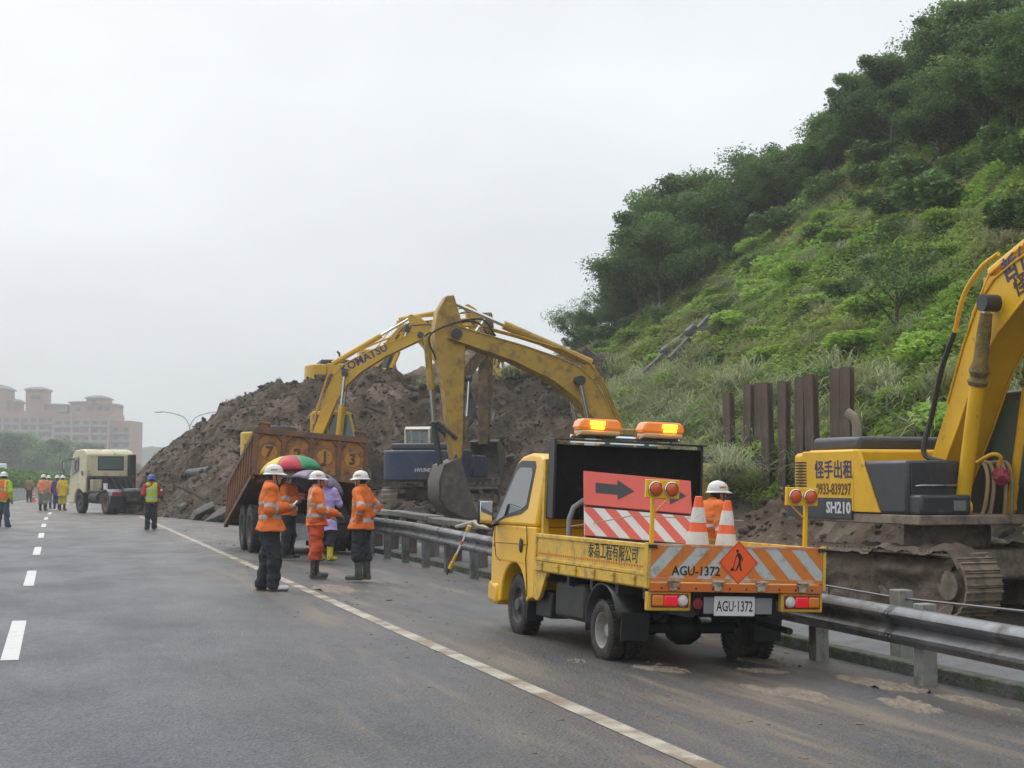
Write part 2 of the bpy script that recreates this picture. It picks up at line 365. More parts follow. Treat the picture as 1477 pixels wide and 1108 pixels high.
def soil_mat(name, c1, c2, c3, rough=.75):
    m = bpy.data.materials.new(name); m.use_nodes = True; n = m.node_tree.nodes; l = m.node_tree.links; b = n['Principled BSDF']
    t = n.new('ShaderNodeTexCoord'); P = t.outputs['Object']
    q1 = n.new('ShaderNodeTexNoise'); q1.inputs['Scale'].default_value = .55; q1.inputs['Detail'].default_value = 8; q1.inputs['Roughness'].default_value = .62; l.new(P, q1.inputs['Vector'])
    q2 = n.new('ShaderNodeTexNoise'); q2.inputs['Scale'].default_value = 4.5; q2.inputs['Detail'].default_value = 8; q2.inputs['Roughness'].default_value = .7; l.new(P, q2.inputs['Vector'])
    vo = n.new('ShaderNodeTexVoronoi'); vo.inputs['Scale'].default_value = 3.2; l.new(P, vo.inputs['Vector'])
    q0 = n.new('ShaderNodeTexNoise'); q0.inputs['Scale'].default_value = .16; q0.inputs['Detail'].default_value = 5; l.new(P, q0.inputs['Vector']); r0 = n.new('ShaderNodeMapRange'); r0.inputs[1].default_value = .36; r0.inputs[2].default_value = .64; r0.inputs[3].default_value = .55; r0.inputs[4].default_value = 1.45; l.new(q0.outputs[0], r0.inputs[0])
    r1 = n.new('ShaderNodeMapRange'); r1.inputs[1].default_value = .42; r1.inputs[2].default_value = .60; l.new(q1.outputs[0], r1.inputs[0])
    k = n.new('ShaderNodeMix'); k.data_type = 'RGBA'; l.new(r1.outputs[0], k.inputs[0]); k.inputs[6].default_value = (*c1, 1); k.inputs[7].default_value = (*c2, 1)
    r2 = n.new('ShaderNodeMapRange'); r2.inputs[1].default_value = .54; r2.inputs[2].default_value = .68; r2.inputs[4].default_value = .8; l.new(q2.outputs[0], r2.inputs[0])
    k2 = n.new('ShaderNodeMix'); k2.data_type = 'RGBA'; l.new(r2.outputs[0], k2.inputs[0]); l.new(k.outputs[2], k2.inputs[6]); k2.inputs[7].default_value = (*c3, 1)
    r3 = n.new('ShaderNodeMapRange'); r3.inputs[3].default_value = .72; r3.inputs[4].default_value = 1.3; l.new(vo.outputs['Color'], r3.inputs[0])
    k3 = n.new('ShaderNodeMix'); k3.data_type = 'RGBA'; k3.blend_type = 'MULTIPLY'; k3.inputs[0].default_value = 1; l.new(k2.outputs[2], k3.inputs[6]); l.new(r3.outputs[0], k3.inputs[7])
    k4 = n.new('ShaderNodeMix'); k4.data_type = 'RGBA'; k4.blend_type = 'MULTIPLY'; k4.inputs[0].default_value = 1; l.new(k3.outputs[2], k4.inputs[6]); l.new(r0.outputs[0], k4.inputs[7]); l.new(k4.outputs[2], b.inputs['Base Color']); b.inputs['Roughness'].default_value = rough; b.inputs['Specular IOR Level'].default_value = .18
    bp = n.new('ShaderNodeBump'); bp.inputs['Strength'].default_value = .9; bp.inputs['Distance'].default_value = .10
    ad = n.new('ShaderNodeMath'); ad.operation = 'ADD'; l.new(q2.outputs[0], ad.inputs[0]); l.new(vo.outputs['Distance'], ad.inputs[1]); l.new(ad.outputs[0], bp.inputs['Height']); l.new(bp.outputs[0], b.inputs['Normal'])
    return m
M_ASPH = asphalt_mat()
M_SOIL = soil_mat('slide_soil', (.062, .042, .027), (.112, .082, .057), (.17, .14, .105))
M_BANK = soil_mat('hill_soil', (.075, .062, .045), (.105, .085, .062), (.14, .125, .095))
M_ROCK = soil_mat('broken_rock', (.14, .125, .115), (.20, .185, .17), (.25, .235, .215), .7)
M_CONC = mat('weathered_concrete', (.34, .335, .32), .75, var=.16, vscale=2.5, dirt=(.13, .115, .095), damt=.38, dscale=2.2, bump=.3, bscale=30)
M_DITCH = mat('ditch_concrete', (.105, .110, .120), .5, var=.25, vscale=1.6, dirt=(.12, .105, .085), damt=.4, dscale=1.5, bump=.5, bscale=14)
M_MOSS = mat('mossy_kerb_concrete', (.10, .10, .085), .8, var=.3, vscale=6, dirt=(.045, .07, .025), damt=.5, dscale=5, bump=.6, bscale=25)
# ---- ground, road, markings
gm = bpy.data.meshes.new('ground'); bm = bmesh.new()
for x, y in ((-3000, -400), (3000, -400), (3000, 6000), (-3000, 6000)): bm.verts.new((x, y, -.6))
bm.faces.new(bm.verts); bm.to_mesh(gm); bm.free(); gm.materials.append(mat('far_ground', (.06, .075, .045), .9, var=.3, vscale=.02))
tag(link_mesh('ground', gm), kind='structure')
xs = np.concatenate([np.linspace(-18, -5, 8), np.linspace(-4.5, 6.98, 24)]); ys = np.concatenate([np.linspace(-6, 60, 34), np.linspace(63, 330, 90)])
def road_z(t): return -.030 * np.maximum(0, np.asarray(t, float) - 3.6)
me, _, _ = grid_mesh('road', xs, ys, lambda T, S: road_z(T), M_ASPH, True, xf=lambda T, S: T + bend(S)); tag(link_mesh('road', me), kind='structure')
def strip_mesh(name, t0, t1, s0, s1, z, m, step=2.0):
    k = max(2, int((s1 - s0) / step) + 1); ys = np.linspace(s0, s1, k)
    return grid_mesh(name, np.array([t0, t1]), ys, lambda T, S: 0 * T + z, m, False, xf=lambda T, S: T + bend(S))[0]
M_LINE = paint_mat('muddy_line_paint', (.20, .15, .095), .52); M_DASH = paint_mat('lane_dash_paint', (.30, .28, .25), .22)
tag(link_mesh('edge_line', strip_mesh('edge_line', 3.34, 3.49, -2, 69, .004, M_LINE)), kind='structure')
tag(link_mesh('median_edge_line', strip_mesh('median_edge_line', -4.2, -4.05, -2, 260, .004, M_DASH)), kind='structure')
for i in range(16):
    s0 = 14.45 + 10.0 * (i - 1)
    if 70 < s0 < 73: pass
    o = link_mesh('lane_dash', strip_mesh('lane_dash', -.43, -.28, s0, s0 + 4.0, .004, M_DASH)); tag(o, kind='structure')
# ---- hillside and landslide heap
xs = np.concatenate([np.arange(7.0, 16, .3), np.arange(16, 46, .55), np.arange(46, 110, 3)]); ys = np.concatenate([np.arange(-8, 12, 1.), np.arange(12, 84, .45), np.arange(84, 132, 1.5)])
me, _, _ = grid_mesh('hillside', xs, ys, hill_h, M_BANK); tag(link_mesh('hillside', me), kind='structure')
xs = np.arange(-2.5, 26, .2); ys = np.concatenate([np.arange(37, 100, .2), np.arange(100, 130, .5)])
me, _, _ = grid_mesh('landslide_heap', xs, ys, heap_h, M_SOIL, False, keep=lambda T, S, Z: Z > -.25); tag(link_mesh('landslide_heap', me), kind='structure')
def bank_h(t, s):
    n = fbm(t / .9, s / .9, 3); r = 1 - np.abs(fbm(t / .5 + 8, s / .5, 3)) * 1.6
    e = sstep(t, 9.0, 10.0) * sstep(s, 22.5, 26) * (1 - sstep(t - tv(s), .2, 1.6))
    return hill_h(t, s) - .12 + e * (.16 + .20 * n + .13 * r + .10 * np.floor(n * 3) / 3)
me, _, _ = grid_mesh('mud_bank', np.arange(8.9, 19.5, .13), np.arange(22, 47, .15), bank_h, M_SOIL, False, keep=lambda T, S, Z: Z > hill_h(T, S) - .05); tag(link_mesh('mud_bank', me), kind='structure')
# concrete ditch floor and kerb behind the rail
me, _, _ = grid_mesh('ditch', np.linspace(7.12, 8.9, 7), np.linspace(0, 40, 60), lambda T, S: -.16 + .10 * sstep(T, 7.6, 8.9) + .015 * fbm(T * 2, S * 2, 2), M_DITCH); tag(link_mesh('ditch', me), kind='structure')
mb = MB()
for i in range(22):
    a = -2 + i * 2.0; mb.box((7.03 + random.uniform(-.006, .006), a + 1, -.07 + random.uniform(-.008, .008)), (.15, 1.985, .16))
tag(mb.build('mossy_kerb', M_MOSS, bevel=.015), kind='structure')
# ================================================================ vegetation
def rand_unit(k, g=rng):
    v = g.normal(size=(k, 3)); return v / np.linalg.norm(v, axis=1, keepdims=True)
def leaf_quads(c, L, W, up=.5, g=rng, droop=None):
    """rhombic leaves at c (n,3)"""
    k = len(c); nrm = rand_unit(k, g); nrm[:, 2] = np.abs(nrm[:, 2]) + up; nrm /= np.linalg.norm(nrm, axis=1, keepdims=True)
    a = np.cross(nrm, rand_unit(k, g)); a /= np.linalg.norm(a, axis=1, keepdims=True) + 1e-9
    if droop is not None: a[:, 2] -= droop; a /= np.linalg.norm(a, axis=1, keepdims=True)
    b = np.cross(nrm, a); L = np.broadcast_to(L, (k,))[:, None]; W = np.broadcast_to(W, (k,))[:, None]
    v = np.stack([c - a * L, c + b * W - a * L * .1, c + a * L, c - b * W - a * L * .1], 1).reshape(-1, 3)
    return v, np.arange(4 * k).reshape(-1, 4)
M_TREE = leafmat('tree_leaf', (.032, .070, .020), (.190, .310, .085), .28, .45)
M_TREE2 = leafmat('light_tree_leaf', (.075, .140, .036), (.165, .27, .075), .28, .45)
M_COVER = leafmat('ground_cover_leaf', (.185, .310, .042), (.40, .60, .10), .38, .5, c3=(.30, .27, .10), patch=.20)
M_GRASS = leafmat('grass_blade', (.19, .24, .075), (.36, .43, .17), .35, .55, c3=(.36, .31, .19), patch=.3)
M_PAMPAS = leafmat('pampas_blade', (.21, .26, .11), (.47, .50, .30), .25, .5)
M_DRY = leafmat('dry_blade', (.16, .12, .07), (.27, .21, .14), .2, .6)
M_BARK = mat('bark', (.085, .075, .062), .9, var=.35, vscale=9, bump=.6, bscale=25)
def make_tree(name, seed, h, spread, leaves, mleaf, lean=0, airy=0):
    g = np.random.default_rng(seed); rd = random.Random(seed)
    mb = MB(); tips = []
    def grow(p, d, L, r, lev):
        pts = [p]; rs = [r]; q = p.copy(); dd = d.copy(); k = 4
        for i in range(k):
            dd = (dd + Vector((rd.uniform(-.22, .22), rd.uniform(-.22, .22), rd.uniform(-.05, .16)))).normalized(); q = q + dd * (L / k); pts.append(q.copy()); rs.append(r * (1 - .62 * (i + 1) / k))
        mb.tube(pts, rs, 6 if lev < 2 else 4, caps=False)
        if lev >= 2: tips.append((pts[-1], L)); tips.append((pts[2], L)); return
        m = rd.randint(4, 6) if lev == 0 else rd.randint(3, 4)
        for i in range(m):
            f = rd.uniform(.35, 1) if lev == 0 else rd.uniform(.3, 1); j = min(k - 1, int(f * k)); b = pts[j].lerp(pts[j + 1], f * k - j)
            a = 2 * math.pi * (i / m) + rd.uniform(-.5, .5); el = rd.uniform(.15, .9)
            nd = Vector((math.cos(a) * math.cos(el), math.sin(a) * math.cos(el), math.sin(el))); nd = (nd + dd * .35).normalized()
            grow(b, nd, L * rd.uniform(.52, .72) * (spread if lev == 0 else 1), rs[j] * .6, lev + 1)
        if lev == 1: tips.append((pts[-1], L))
    grow(Vector((0, 0, -.4)), Vector((lean, 0, 1)).normalized(), h * .62, h * .022 + .03, 0)
    trunk = mb.mesh('trunk', M_BARK)
    per = max(4, leaves // max(1, len(tips))); C = []; tone = []
    for p, L in tips:
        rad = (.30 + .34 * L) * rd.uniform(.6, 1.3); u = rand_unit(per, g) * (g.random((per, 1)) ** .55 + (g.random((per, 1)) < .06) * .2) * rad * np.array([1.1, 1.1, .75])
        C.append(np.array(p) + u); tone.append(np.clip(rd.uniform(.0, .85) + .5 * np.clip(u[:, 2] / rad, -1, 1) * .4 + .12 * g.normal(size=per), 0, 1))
    C = np.concatenate(C); tone = np.concatenate(tone); C = C[C[:, 2] > .25 * h * (0 if airy else 1) * .6]; tone = tone[:len(C)]
    sz = g.uniform(.042, .092, len(C)) * (h / 6) ** .4
    v, f = leaf_quads(C, sz * 1.3, sz * .72, .35, g, droop=.25)
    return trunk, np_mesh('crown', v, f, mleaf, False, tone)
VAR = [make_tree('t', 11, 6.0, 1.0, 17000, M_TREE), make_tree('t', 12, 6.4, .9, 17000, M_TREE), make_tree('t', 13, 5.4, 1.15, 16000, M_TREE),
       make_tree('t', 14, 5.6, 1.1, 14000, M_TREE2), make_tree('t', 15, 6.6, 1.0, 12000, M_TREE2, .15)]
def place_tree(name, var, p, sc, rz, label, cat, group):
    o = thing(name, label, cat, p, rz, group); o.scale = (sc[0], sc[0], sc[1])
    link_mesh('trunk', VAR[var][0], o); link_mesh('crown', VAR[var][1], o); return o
_tl = np.array([(10, 19), (30, 25.5), (43.7, 29.6), (58, 33.5), (70, 35.2), (77, 31.6), (82, 28.8), (96, 27.2)])
def tl(s): return np.interp(s, _tl[:, 0], _tl[:, 1])
pts = []; rt = random.Random(5)
for _ in range(9000):
    s = rt.uniform(24, 96); t = rt.uniform(24, 62); d = t - tl(s)
    if d < rt.uniform(0, 1.6): continue
    x = .9615 * t - .2747 * s; y = .2747 * t + .9615 * s
    if not (.02 < x / y < .40): continue
    z1 = 1 + .84 * (t - 15.5 - .1 * max(0, s - 35)); z2 = 51.5 - .49 * s
    if z1 > z2 + 7: continue                         # far side of the ridge, out of sight
    m = 1.45 if d < 4 else 1.95
    if any((t - a) ** 2 + (s - b) ** 2 < m * m for a, b in pts): continue
    pts.append((t, s))
    if len(pts) > 230: break
for (t, s) in pts:
    z = float(hill_h(np.array([t]), np.array([s]))[0]); d = t - tl(s); v = rt.choice([0, 0, 1, 1, 2, 2, 3]); k = rt.uniform(.52, .80) * (.9 if s < 66 and d > 6 else 1.05) * (1.0 if d > 2.5 else .86) * (1.12 if 68 < s < 79 and d < 3 else 1.0)
    if s > 82: v = rt.choice([3, 4, 3]); k *= .72
    lab, gp = ('dark green broadleaf tree in the wood along the top of the slope' if v != 3 else 'lighter green broadleaf tree among the dark wood above the slope', 'trees along the top of the slope' if v != 3 else 'lighter trees in the wood above the slope')
    if s > 82: lab, gp = ('small light green tree where the slope meets the landslide heap', 'small trees beside the landslide heap')
    place_tree('broadleaf_tree', v, (t, s, z - .1), (k * rt.uniform(.95, 1.25), k * rt.uniform(.9, 1.15)), rt.uniform(0, 6.28), lab, 'tree', gp)
for i, (px, Y, k) in enumerate(((908, 90, .62), (918, 88, .80), (932, 87, .92), (947, 86, 1.0), (962, 85, 1.02), (978, 84, 1.0), (996, 83, 1.0), (1016, 82, .95), (1040, 81, .9), (925, 83, .8), (955, 81, .85), (985, 79.5, .85))):
    X = (px - 738.5) / 2300 * Y; t, s = X * .9615 + Y * .2747, -X * .2747 + Y * .9615; place_tree('broadleaf_tree', i % 3, (t, s, float(hill_h(np.array([t]), np.array([s]))[0]) - .2), (k * 1.05, k), i * 1.3, 'tall dark tree in the bulky clump where the wood ends above the heap', 'tree', 'clump at the end of the wood')
# tall spreading tree that crowns the hill at the right
for (t, s, k) in ((41.5, 68.0, .92),):
    z = float(hill_h(np.array([t]), np.array([s]))[0]); place_tree('tall_tree', 4, (t, s, z - .2), (k, k), 1.1, 'tall spreading tree standing highest against the sky on the hill', 'tree', None)
# thin shrub with bare stems on the grass slope
VAR.append(make_tree('t', 31, 2.5, 1.55, 1500, M_TREE2, 0, 1))
for (t, s, k, lab) in ((21.2, 37.5, .95, 'thin shrub with bare branching stems alone on the grassy slope'),):
    z = float(hill_h(np.array([t]), np.array([s]))[0]); place_tree('slope_shrub', 5, (t, s, z - .05), (k, k), .4, lab, 'shrub', None)
# low bushes
def bush_mesh(seed, r, hh, k, m):
    g = np.random.default_rng(seed); cs = g.normal(size=(9, 3)) * np.array([r * .5, r * .5, hh * .2]) + np.array([0, 0, hh * .45]); C = []; T = []
    for c in cs:
        u = rand_unit(k, g) * (g.random((k, 1)) ** .35) * np.array([r * .55, r * .55, hh * .38]); C.append(c + u); T.append(np.clip(g.uniform(.1, .7) + g.normal(size=k) * .15, 0, 1))
    C = np.concatenate(C); T = np.concatenate(T); sz = g.uniform(.045, .10, len(C)); v, f = leaf_quads(C, sz * 1.4, sz * .75, .5, g); return np_mesh('foliage', v, f, m, False, T)
BUSH = [bush_mesh(41, .9, 1.1, 260, M_TREE2), bush_mesh(42, 1.1, .9, 260, M_COVER), bush_mesh(43, .8, 1.3, 260, M_TREE)]
stem_me = MB(); 
for i in range(7):
    a = i * .9; stem_me.tube([(0, 0, -.2), (.15 * math.cos(a), .15 * math.sin(a), .35), (.42 * math.cos(a), .42 * math.sin(a), .85)], [.02, .014, .006], 5, False)
stem_me = stem_me.mesh('stem', M_BARK)
rb = random.Random(9); bp = []
for _ in range(3000):
    s = rb.uniform(20, 90); lo = float(tv(s)) + .8; hi = float(tl(s)) + .5
    if hi <= lo: continue
    t = lo + (hi - lo) * rb.random() ** .75; x = .9615 * t - .2747 * s; y = .2747 * t + .9615 * s
    if not (.02 < x / y < .36): continue
    if any((t - a) ** 2 + (s - b) ** 2 < 1.9 ** 2 for a, b in bp): continue
    bp.append((t, s))
    if len(bp) >= 110: break
for (t, s) in bp:
    z = float(hill_h(np.array([t]), np.array([s]))[0]); near = tl(s) - t < 3
    j = rb.choice([0, 2, 2, 0]) if near else rb.choice([1, 1, 0]); k = rb.uniform(.55, 1.05) * (1.25 if near else .85)
    lab = ('dark rounded bush at the foot of the hilltop wood', 'bright green mound-shaped bush among the grass of the slope')[0 if near else 1]
    o = thing('slope_bush', lab, 'bush', (t, s, z - .05), rb.uniform(0, 6.28), ('bushes below the wood', 'bushes on the grass slope')[0 if near else 1]); o.scale = (k * rb.uniform(.9, 1.3), k, k * rb.uniform(.7, 1.0))
    link_mesh('foliage', BUSH[j], o); link_mesh('stem', stem_me, o)
# pampas / silver-grass tussocks
def blade_mesh(name, base, dirs, L, W, m, tone, segs=4, g=rng, sag=.55):
    k = len(base); V = []; side = np.cross(dirs, np.array([0, 0, 1.])); side /= np.linalg.norm(side, axis=1, keepdims=True) + 1e-9
    hor = dirs.copy(); hor[:, 2] = 0
    for i in range(segs + 1):
        q = i / segs; p = base + dirs * (L * q)[:, None] + hor * (L * .25 * q * q)[:, None]; p[:, 2] -= sag * L * q ** 2.4
        w = (W * (1 - q ** 1.5) + .0015)[:, None]; V += [p - side * w, p + side * w]
    V = np.stack(V, 1); n2 = 2 * (segs + 1); idx = np.arange(k)[:, None] * n2; f = []
    for i in range(segs): f.append(np.concatenate([idx + 2 * i, idx + 2 * i + 1, idx + 2 * i + 3, idx + 2 * i + 2], 1))
    f = np.stack(f, 1).reshape(-1, 4); return np_mesh(name, V.reshape(-1, 3), f, m, False, np.repeat(tone, segs))
def tussock(seed, k, Lr, m):
    g = np.random.default_rng(seed); a = g.uniform(0, 6.28, k); el = g.uniform(.55, 1.5, k); d = np.stack([np.cos(a) * np.cos(el), np.sin(a) * np.cos(el), np.sin(el)], 1)
    b = np.stack([g.normal(size=k) * .12, g.normal(size=k) * .12, np.full(k, -.08)], 1); return blade_mesh('blades', b, d, g.uniform(*Lr, k), g.uniform(.010, .019, k), m, g.random(k), 5, g)
TUS = [tussock(51, 230, (.8, 1.7), M_PAMPAS), tussock(52, 200, (.7, 1.4), M_PAMPAS), tussock(53, 230, (.7, 1.5), M_GRASS), tussock(54, 110, (.5, 1.2), M_DRY)]
tp = []; rp = random.Random(15)
def add_tussock(t, s, z, j, k, lab, gp):
    o = thing('silver_grass', lab, 'grass tussock', (t, s, z), rp.uniform(0, 6.28), gp); o.scale = (k, k, k * rp.uniform(.85, 1.15)); link_mesh('blades', TUS[j], o)
    if j < 2: link_mesh('dead_blades', TUS[3], o).scale = (.8, .8, .7)
for _ in range(6000):
    s = rp.uniform(24, 84); w = rp.random(); t = float(tv(s)) + .1 + w * w * 13; x = .9615 * t - .2747 * s; y = .2747 * t + .9615 * s
    if t > tl(s) - .3 or not (.01 < x / y < .36): continue
    if any((t - a) ** 2 + (s - b) ** 2 < (1.05 if w < .45 else 1.7) ** 2 for a, b in tp): continue
    tp.append((t, s)); add_tussock(t, s, float(hill_h(np.array([t]), np.array([s]))[0]), rp.choice([0, 1, 2, 0]), rp.uniform(1.05, 1.6) if w < .5 else rp.uniform(.7, 1.1), 'pale silver-grass tussock growing on the green slope', 'silver-grass tussocks on the slope')
    if len(tp) >= 240: break
for (t, s, k) in ((14.75, 33.6, 1.0), (14.9, 34.6, .85), (14.3, 32.6, .6)):      # hanging in front of the piles
    add_tussock(t, s, 1.75 if s < 34 else 1.5, 0, k, 'long silver-grass tussock drooping in front of the rusty steel piles', 'tussocks by the steel piles')
for i in range(26):
    t = rp.uniform(14.5, 20.5); s = rp.uniform(67.5, 73); add_tussock(t, s, float(heap_h(np.array([t]), np.array([s]))[0]), rp.choice([1, 2]), rp.uniform(.7, 1.2), 'dull grass tussock torn loose on top of the landslide heap', 'tussocks on the landslide heap')
# ground cover: leaves and blades nobody could count
def scatter(k, seed, smin_, smax_, g):
    T = []; S = []
    while sum(map(len, T)) < k:
        s = smin_ + (smax_ - smin_) * g.random(60000) ** 1.5; t = tv(s) - .6 + g.random(60000) * (tl(s) + 3.5 - tv(s) + .6)
        x = .9615 * t - .2747 * s; y = .2747 * t + .9615 * s; ok = (x / y > -.01) & (x / y < .36) & (g.random(60000) > soil_mask(t, s)); T.append(t[ok]); S.append(s[ok])
    return np.concatenate(T)[:k], np.concatenate(S)[:k]
g = np.random.default_rng(77)
t, s = scatter(170000, 1, 17, 96, g); y = .2747 * t + .9615 * s; lump = .18 + .32 * np.maximum(0, fbm(t / 1.3, s / 1.3, 3)) + .25 * np.maximum(0, fbm(t / 3.1 + 9, s / 3.1, 2))
C = np.stack([t, s, hill_h(t, s) + lump * g.random(len(t)) ** .5], 1); sz = g.uniform(.028, .062, len(t)) * (.55 + y / 55)
v, f = leaf_quads(C, sz * 1.35, sz * .8, .9, g); tone = np.clip(.45 + .5 * fbm(t / 1.7, s / 1.7, 3) + .2 * g.normal(size=len(t)), 0, 1)
tag(link_mesh('leafy_ground_cover', np_mesh('leafy_ground_cover', v, f, M_COVER, False, tone)), 'bright leafy ground cover spread over the slope', kind='stuff')
t, s = scatter(60000, 2, 17, 90, g); ok = fbm(t / 2.6 + 5, s / 2.6, 3) > -.15; t, s = t[ok], s[ok]; k = len(t); y = .2747 * t + .9615 * s
a = g.uniform(0, 6.28, k); el = g.uniform(.6, 1.45, k); d = np.stack([np.cos(a) * np.cos(el), np.sin(a) * np.cos(el), np.sin(el)], 1)
tag(link_mesh('slope_grass', blade_mesh('slope_grass', np.stack([t, s, hill_h(t, s)], 1), d, g.uniform(.35, .95, k), g.uniform(.006, .011, k) * (.6 + y / 55), M_GRASS, np.clip(.5 + .5 * fbm(t, s, 2) + .2 * g.normal(size=k), 0, 1), 3, g)), 'long grass blades over the slope', kind='stuff')
# a few weeds on the slide face
# ================================================================ rubble on the heap
def rock_mesh(seed, flat=.7):
    bm = bmesh.new(); bmesh.ops.create_icosphere(bm, subdivisions=2, radius=1); g = random.Random(seed); cuts = [(Vector((g.gauss(0, 1), g.gauss(0, 1), g.gauss(0, 1))).normalized(), g.uniform(.5, .85)) for _ in range(9)]
    for v in bm.verts:
        p = v.co.copy()
        for nrm, dd in cuts:
            e = p.dot(nrm) - dd
            if e > 0: p -= nrm * e
        v.co = Vector((p.x * 1.2, p.y, p.z * flat))
    me = bpy.data.meshes.new('boulder'); bm.to_mesh(me); bm.free(); me.materials.append(M_ROCK); return me
ROCK = [rock_mesh(i, .55 + .1 * (i % 4)) for i in range(6)]
M_CLOD = soil_mat('clod_soil', (.056, .038, .025), (.100, .074, .052), (.17, .14, .11))
rr = random.Random(21); n_b = 0
while n_b < 46:
    s = rr.uniform(56, 98); t = rr.uniform(2, 20); h = float(heap_raw(np.array([t]), np.array([s]))[0])
    if h < .15 or h > 5.5: continue
    z = float(heap_h(np.array([t]), np.array([s]))[0]); k = rr.uniform(.13, .28) * (1.5 if h < 1.2 else 1)
    o = link_mesh('boulder', ROCK[n_b % 6], None, (t, s, z + k * .15), (rr.uniform(-.5, .5), rr.uniform(-.5, .5), rr.uniform(0, 6.28))); o.scale = (k, k, k)
    tag(o, 'grey angular boulder lying in the brown landslide heap', 'boulder', 'boulders in the landslide heap'); n_b += 1
V = []; F = []; base = np.array([v.co for v in ROCK[0].vertices]); 
bm = bmesh.new(); bmesh.ops.create_icosphere(bm, subdivisions=1, radius=1); bv = np.array([v.co for v in bm.verts]); bf = np.array([[v.index for v in f.verts] for f in bm.faces]); bm.free()
g = np.random.default_rng(5); k = 15000; s = 40 + 60 * g.random(k * 3); t = g.uniform(-1, 22, k * 3); h = heap_raw(t, s); ok = (h > -.12) & (h < 6.2) & ((s > 56) | (h > .1)); t, s = t[ok][:k], s[ok][:k]; k = len(t); z = np.maximum(heap_h(t, s), road_z(t))
sc = g.uniform(.025, .075, k) * (1 + 2.0 * (g.random(k) ** 9)); an = g.uniform(0, 6.28, k); ca, sa = np.cos(an), np.sin(an)
P = bv[None] * (1 + .45 * (g.random((k, len(bv), 1)) - .5)) * np.stack([sc * g.uniform(.8, 1.5, k), sc, sc * g.uniform(.5, .9, k)], 1)[:, None, :]
P = np.stack([P[..., 0] * ca[:, None] - P[..., 1] * sa[:, None], P[..., 0] * sa[:, None] + P[..., 1] * ca[:, None], P[..., 2]], -1) + np.stack([t, s, z], 1)[:, None, :]
F = (bf[None] + (np.arange(k) * len(bv))[:, None, None]).reshape(-1, 3)
tag(link_mesh('rubble', np_mesh('rubble', P.reshape(-1, 3), F, M_CLOD, False)), 'loose clods and stones strewn over the landslide heap', kind='stuff')
k = 3800; t = g.uniform(9.2, 18.5, k); s = g.uniform(23, 46, k); ok = (t < tv(s) + .3); t, s = t[ok], s[ok]; k = len(t); z = bank_h(t, s); sc = g.uniform(.02, .06, k) * (1 + 2.6 * g.random(k) ** 8)
P = bv[None] * (1 + .5 * (g.random((k, len(bv), 1)) - .5)) * np.stack([sc * 1.3, sc, sc * .7], 1)[:, None, :] + np.stack([t, s, z], 1)[:, None, :]
tag(link_mesh('bank_clods', np_mesh('bank_clods', P.reshape(-1, 3), (bf[None] + (np.arange(k) * len(bv))[:, None, None]).reshape(-1, 3), M_CLOD, False)), 'mud clods on the bank below the steel piles', kind='stuff')
# mud clods on the shoulder
k = 1300; t = g.uniform(2.6, 6.9, k); s = 8 + 50 * g.random(k) ** 1.2; cl = fbm(t * 1.2, s * .7, 2) > .1; t, s = t[cl], s[cl]; k = len(t)
sc = g.uniform(.004, .014, k) * (1 + 1.6 * g.random(k) ** 12); P = bv[None] * (1 + .5 * (g.random((k, len(bv), 1)) - .5)) * np.stack([sc * 1.5, sc, sc * .45], 1)[:, None, :] + np.stack([t, s, sc * .2 + road_z(t)], 1)[:, None, :]
tag(link_mesh('mud_crumbs', np_mesh('mud_crumbs', P.reshape(-1, 3), (bf[None] + (np.arange(k) * len(bv))[:, None, None]).reshape(-1, 3), mat('dried_mud', (.24, .18, .12), .85, var=.3, vscale=20), False)), 'crumbs of dried mud on the shoulder', kind='stuff')
# flattened mud patches with real thickness by the rail
def mud_patch(x, y, a, b, rz, seed, lab, hh=.028):
    xs = np.linspace(-1.1, 1.1, 34); X, Y = np.meshgrid(xs, xs); r = np.sqrt(X ** 2 + Y ** 2) + .38 * fbm(X * 2.1 + seed, Y * 2.1, 3); Z = hh * (sstep(1 - r, -.02, .30) * (.55 + .6 * fbm(X * 5 + seed, Y * 5, 3) * .6 + .3)) - .006
    v = np.stack([X * a, Y * b, Z], -1).reshape(-1, 3); i = (np.arange(33)[:, None] * 34 + np.arange(33)).ravel(); f = np.stack([i, i + 1, i + 35, i + 34], -1); keep = (Z.ravel()[f] > -.004).any(1)
    o = link_mesh('mud_patch', np_mesh('mud_patch', v, f[keep], M_MUDP, True), None, (x, y, float(road_z(x))), (0, R(1.7), rz)); tag(o, lab, 'mud', 'pats of mud on the shoulder')
M_MUDP = mat('wet_tan_mud', (.19, .148, .105), .55, var=.35, vscale=9, bump=.6, bscale=30)
for i, a in enumerate(((5.35, 11.0, .22, .5, .2, 'long tan mud pat on the shoulder a step behind the truck'), (5.9, 10.3, .16, .42, -.2, 'broad tan mud pat between the rail and the truck tail'), (6.35, 11.6, .16, .55, .1, 'tan mud pat at the foot of the second rail post behind the truck'), (6.5, 10.5, .12, .5, .05, 'narrow tan mud streak along the base of the guard rail'), (4.9, 12.6, .12, .26, .6, 'small tan mud pat behind the left rear wheel'), (5.75, 12.45, .10, .22, 1.0, 'small tan mud pat under the number plate'), (6.55, 9.2, .14, .5, .0, 'tan mud pat against the rail post farthest from the truck'), (3.9, 22.5, .3, .9, .1, 'wide tan mud pat on the edge line beside the worker in white trainers'), (6.1, 13.1, .14, .3, .3, 'tan mud pat beside the right rear wheel'), (4.35, 13.2, .05, .09, .3, 'clod of tan mud by the left rear wheel'))): mud_patch(*a[:5], i * 3.1, a[5])
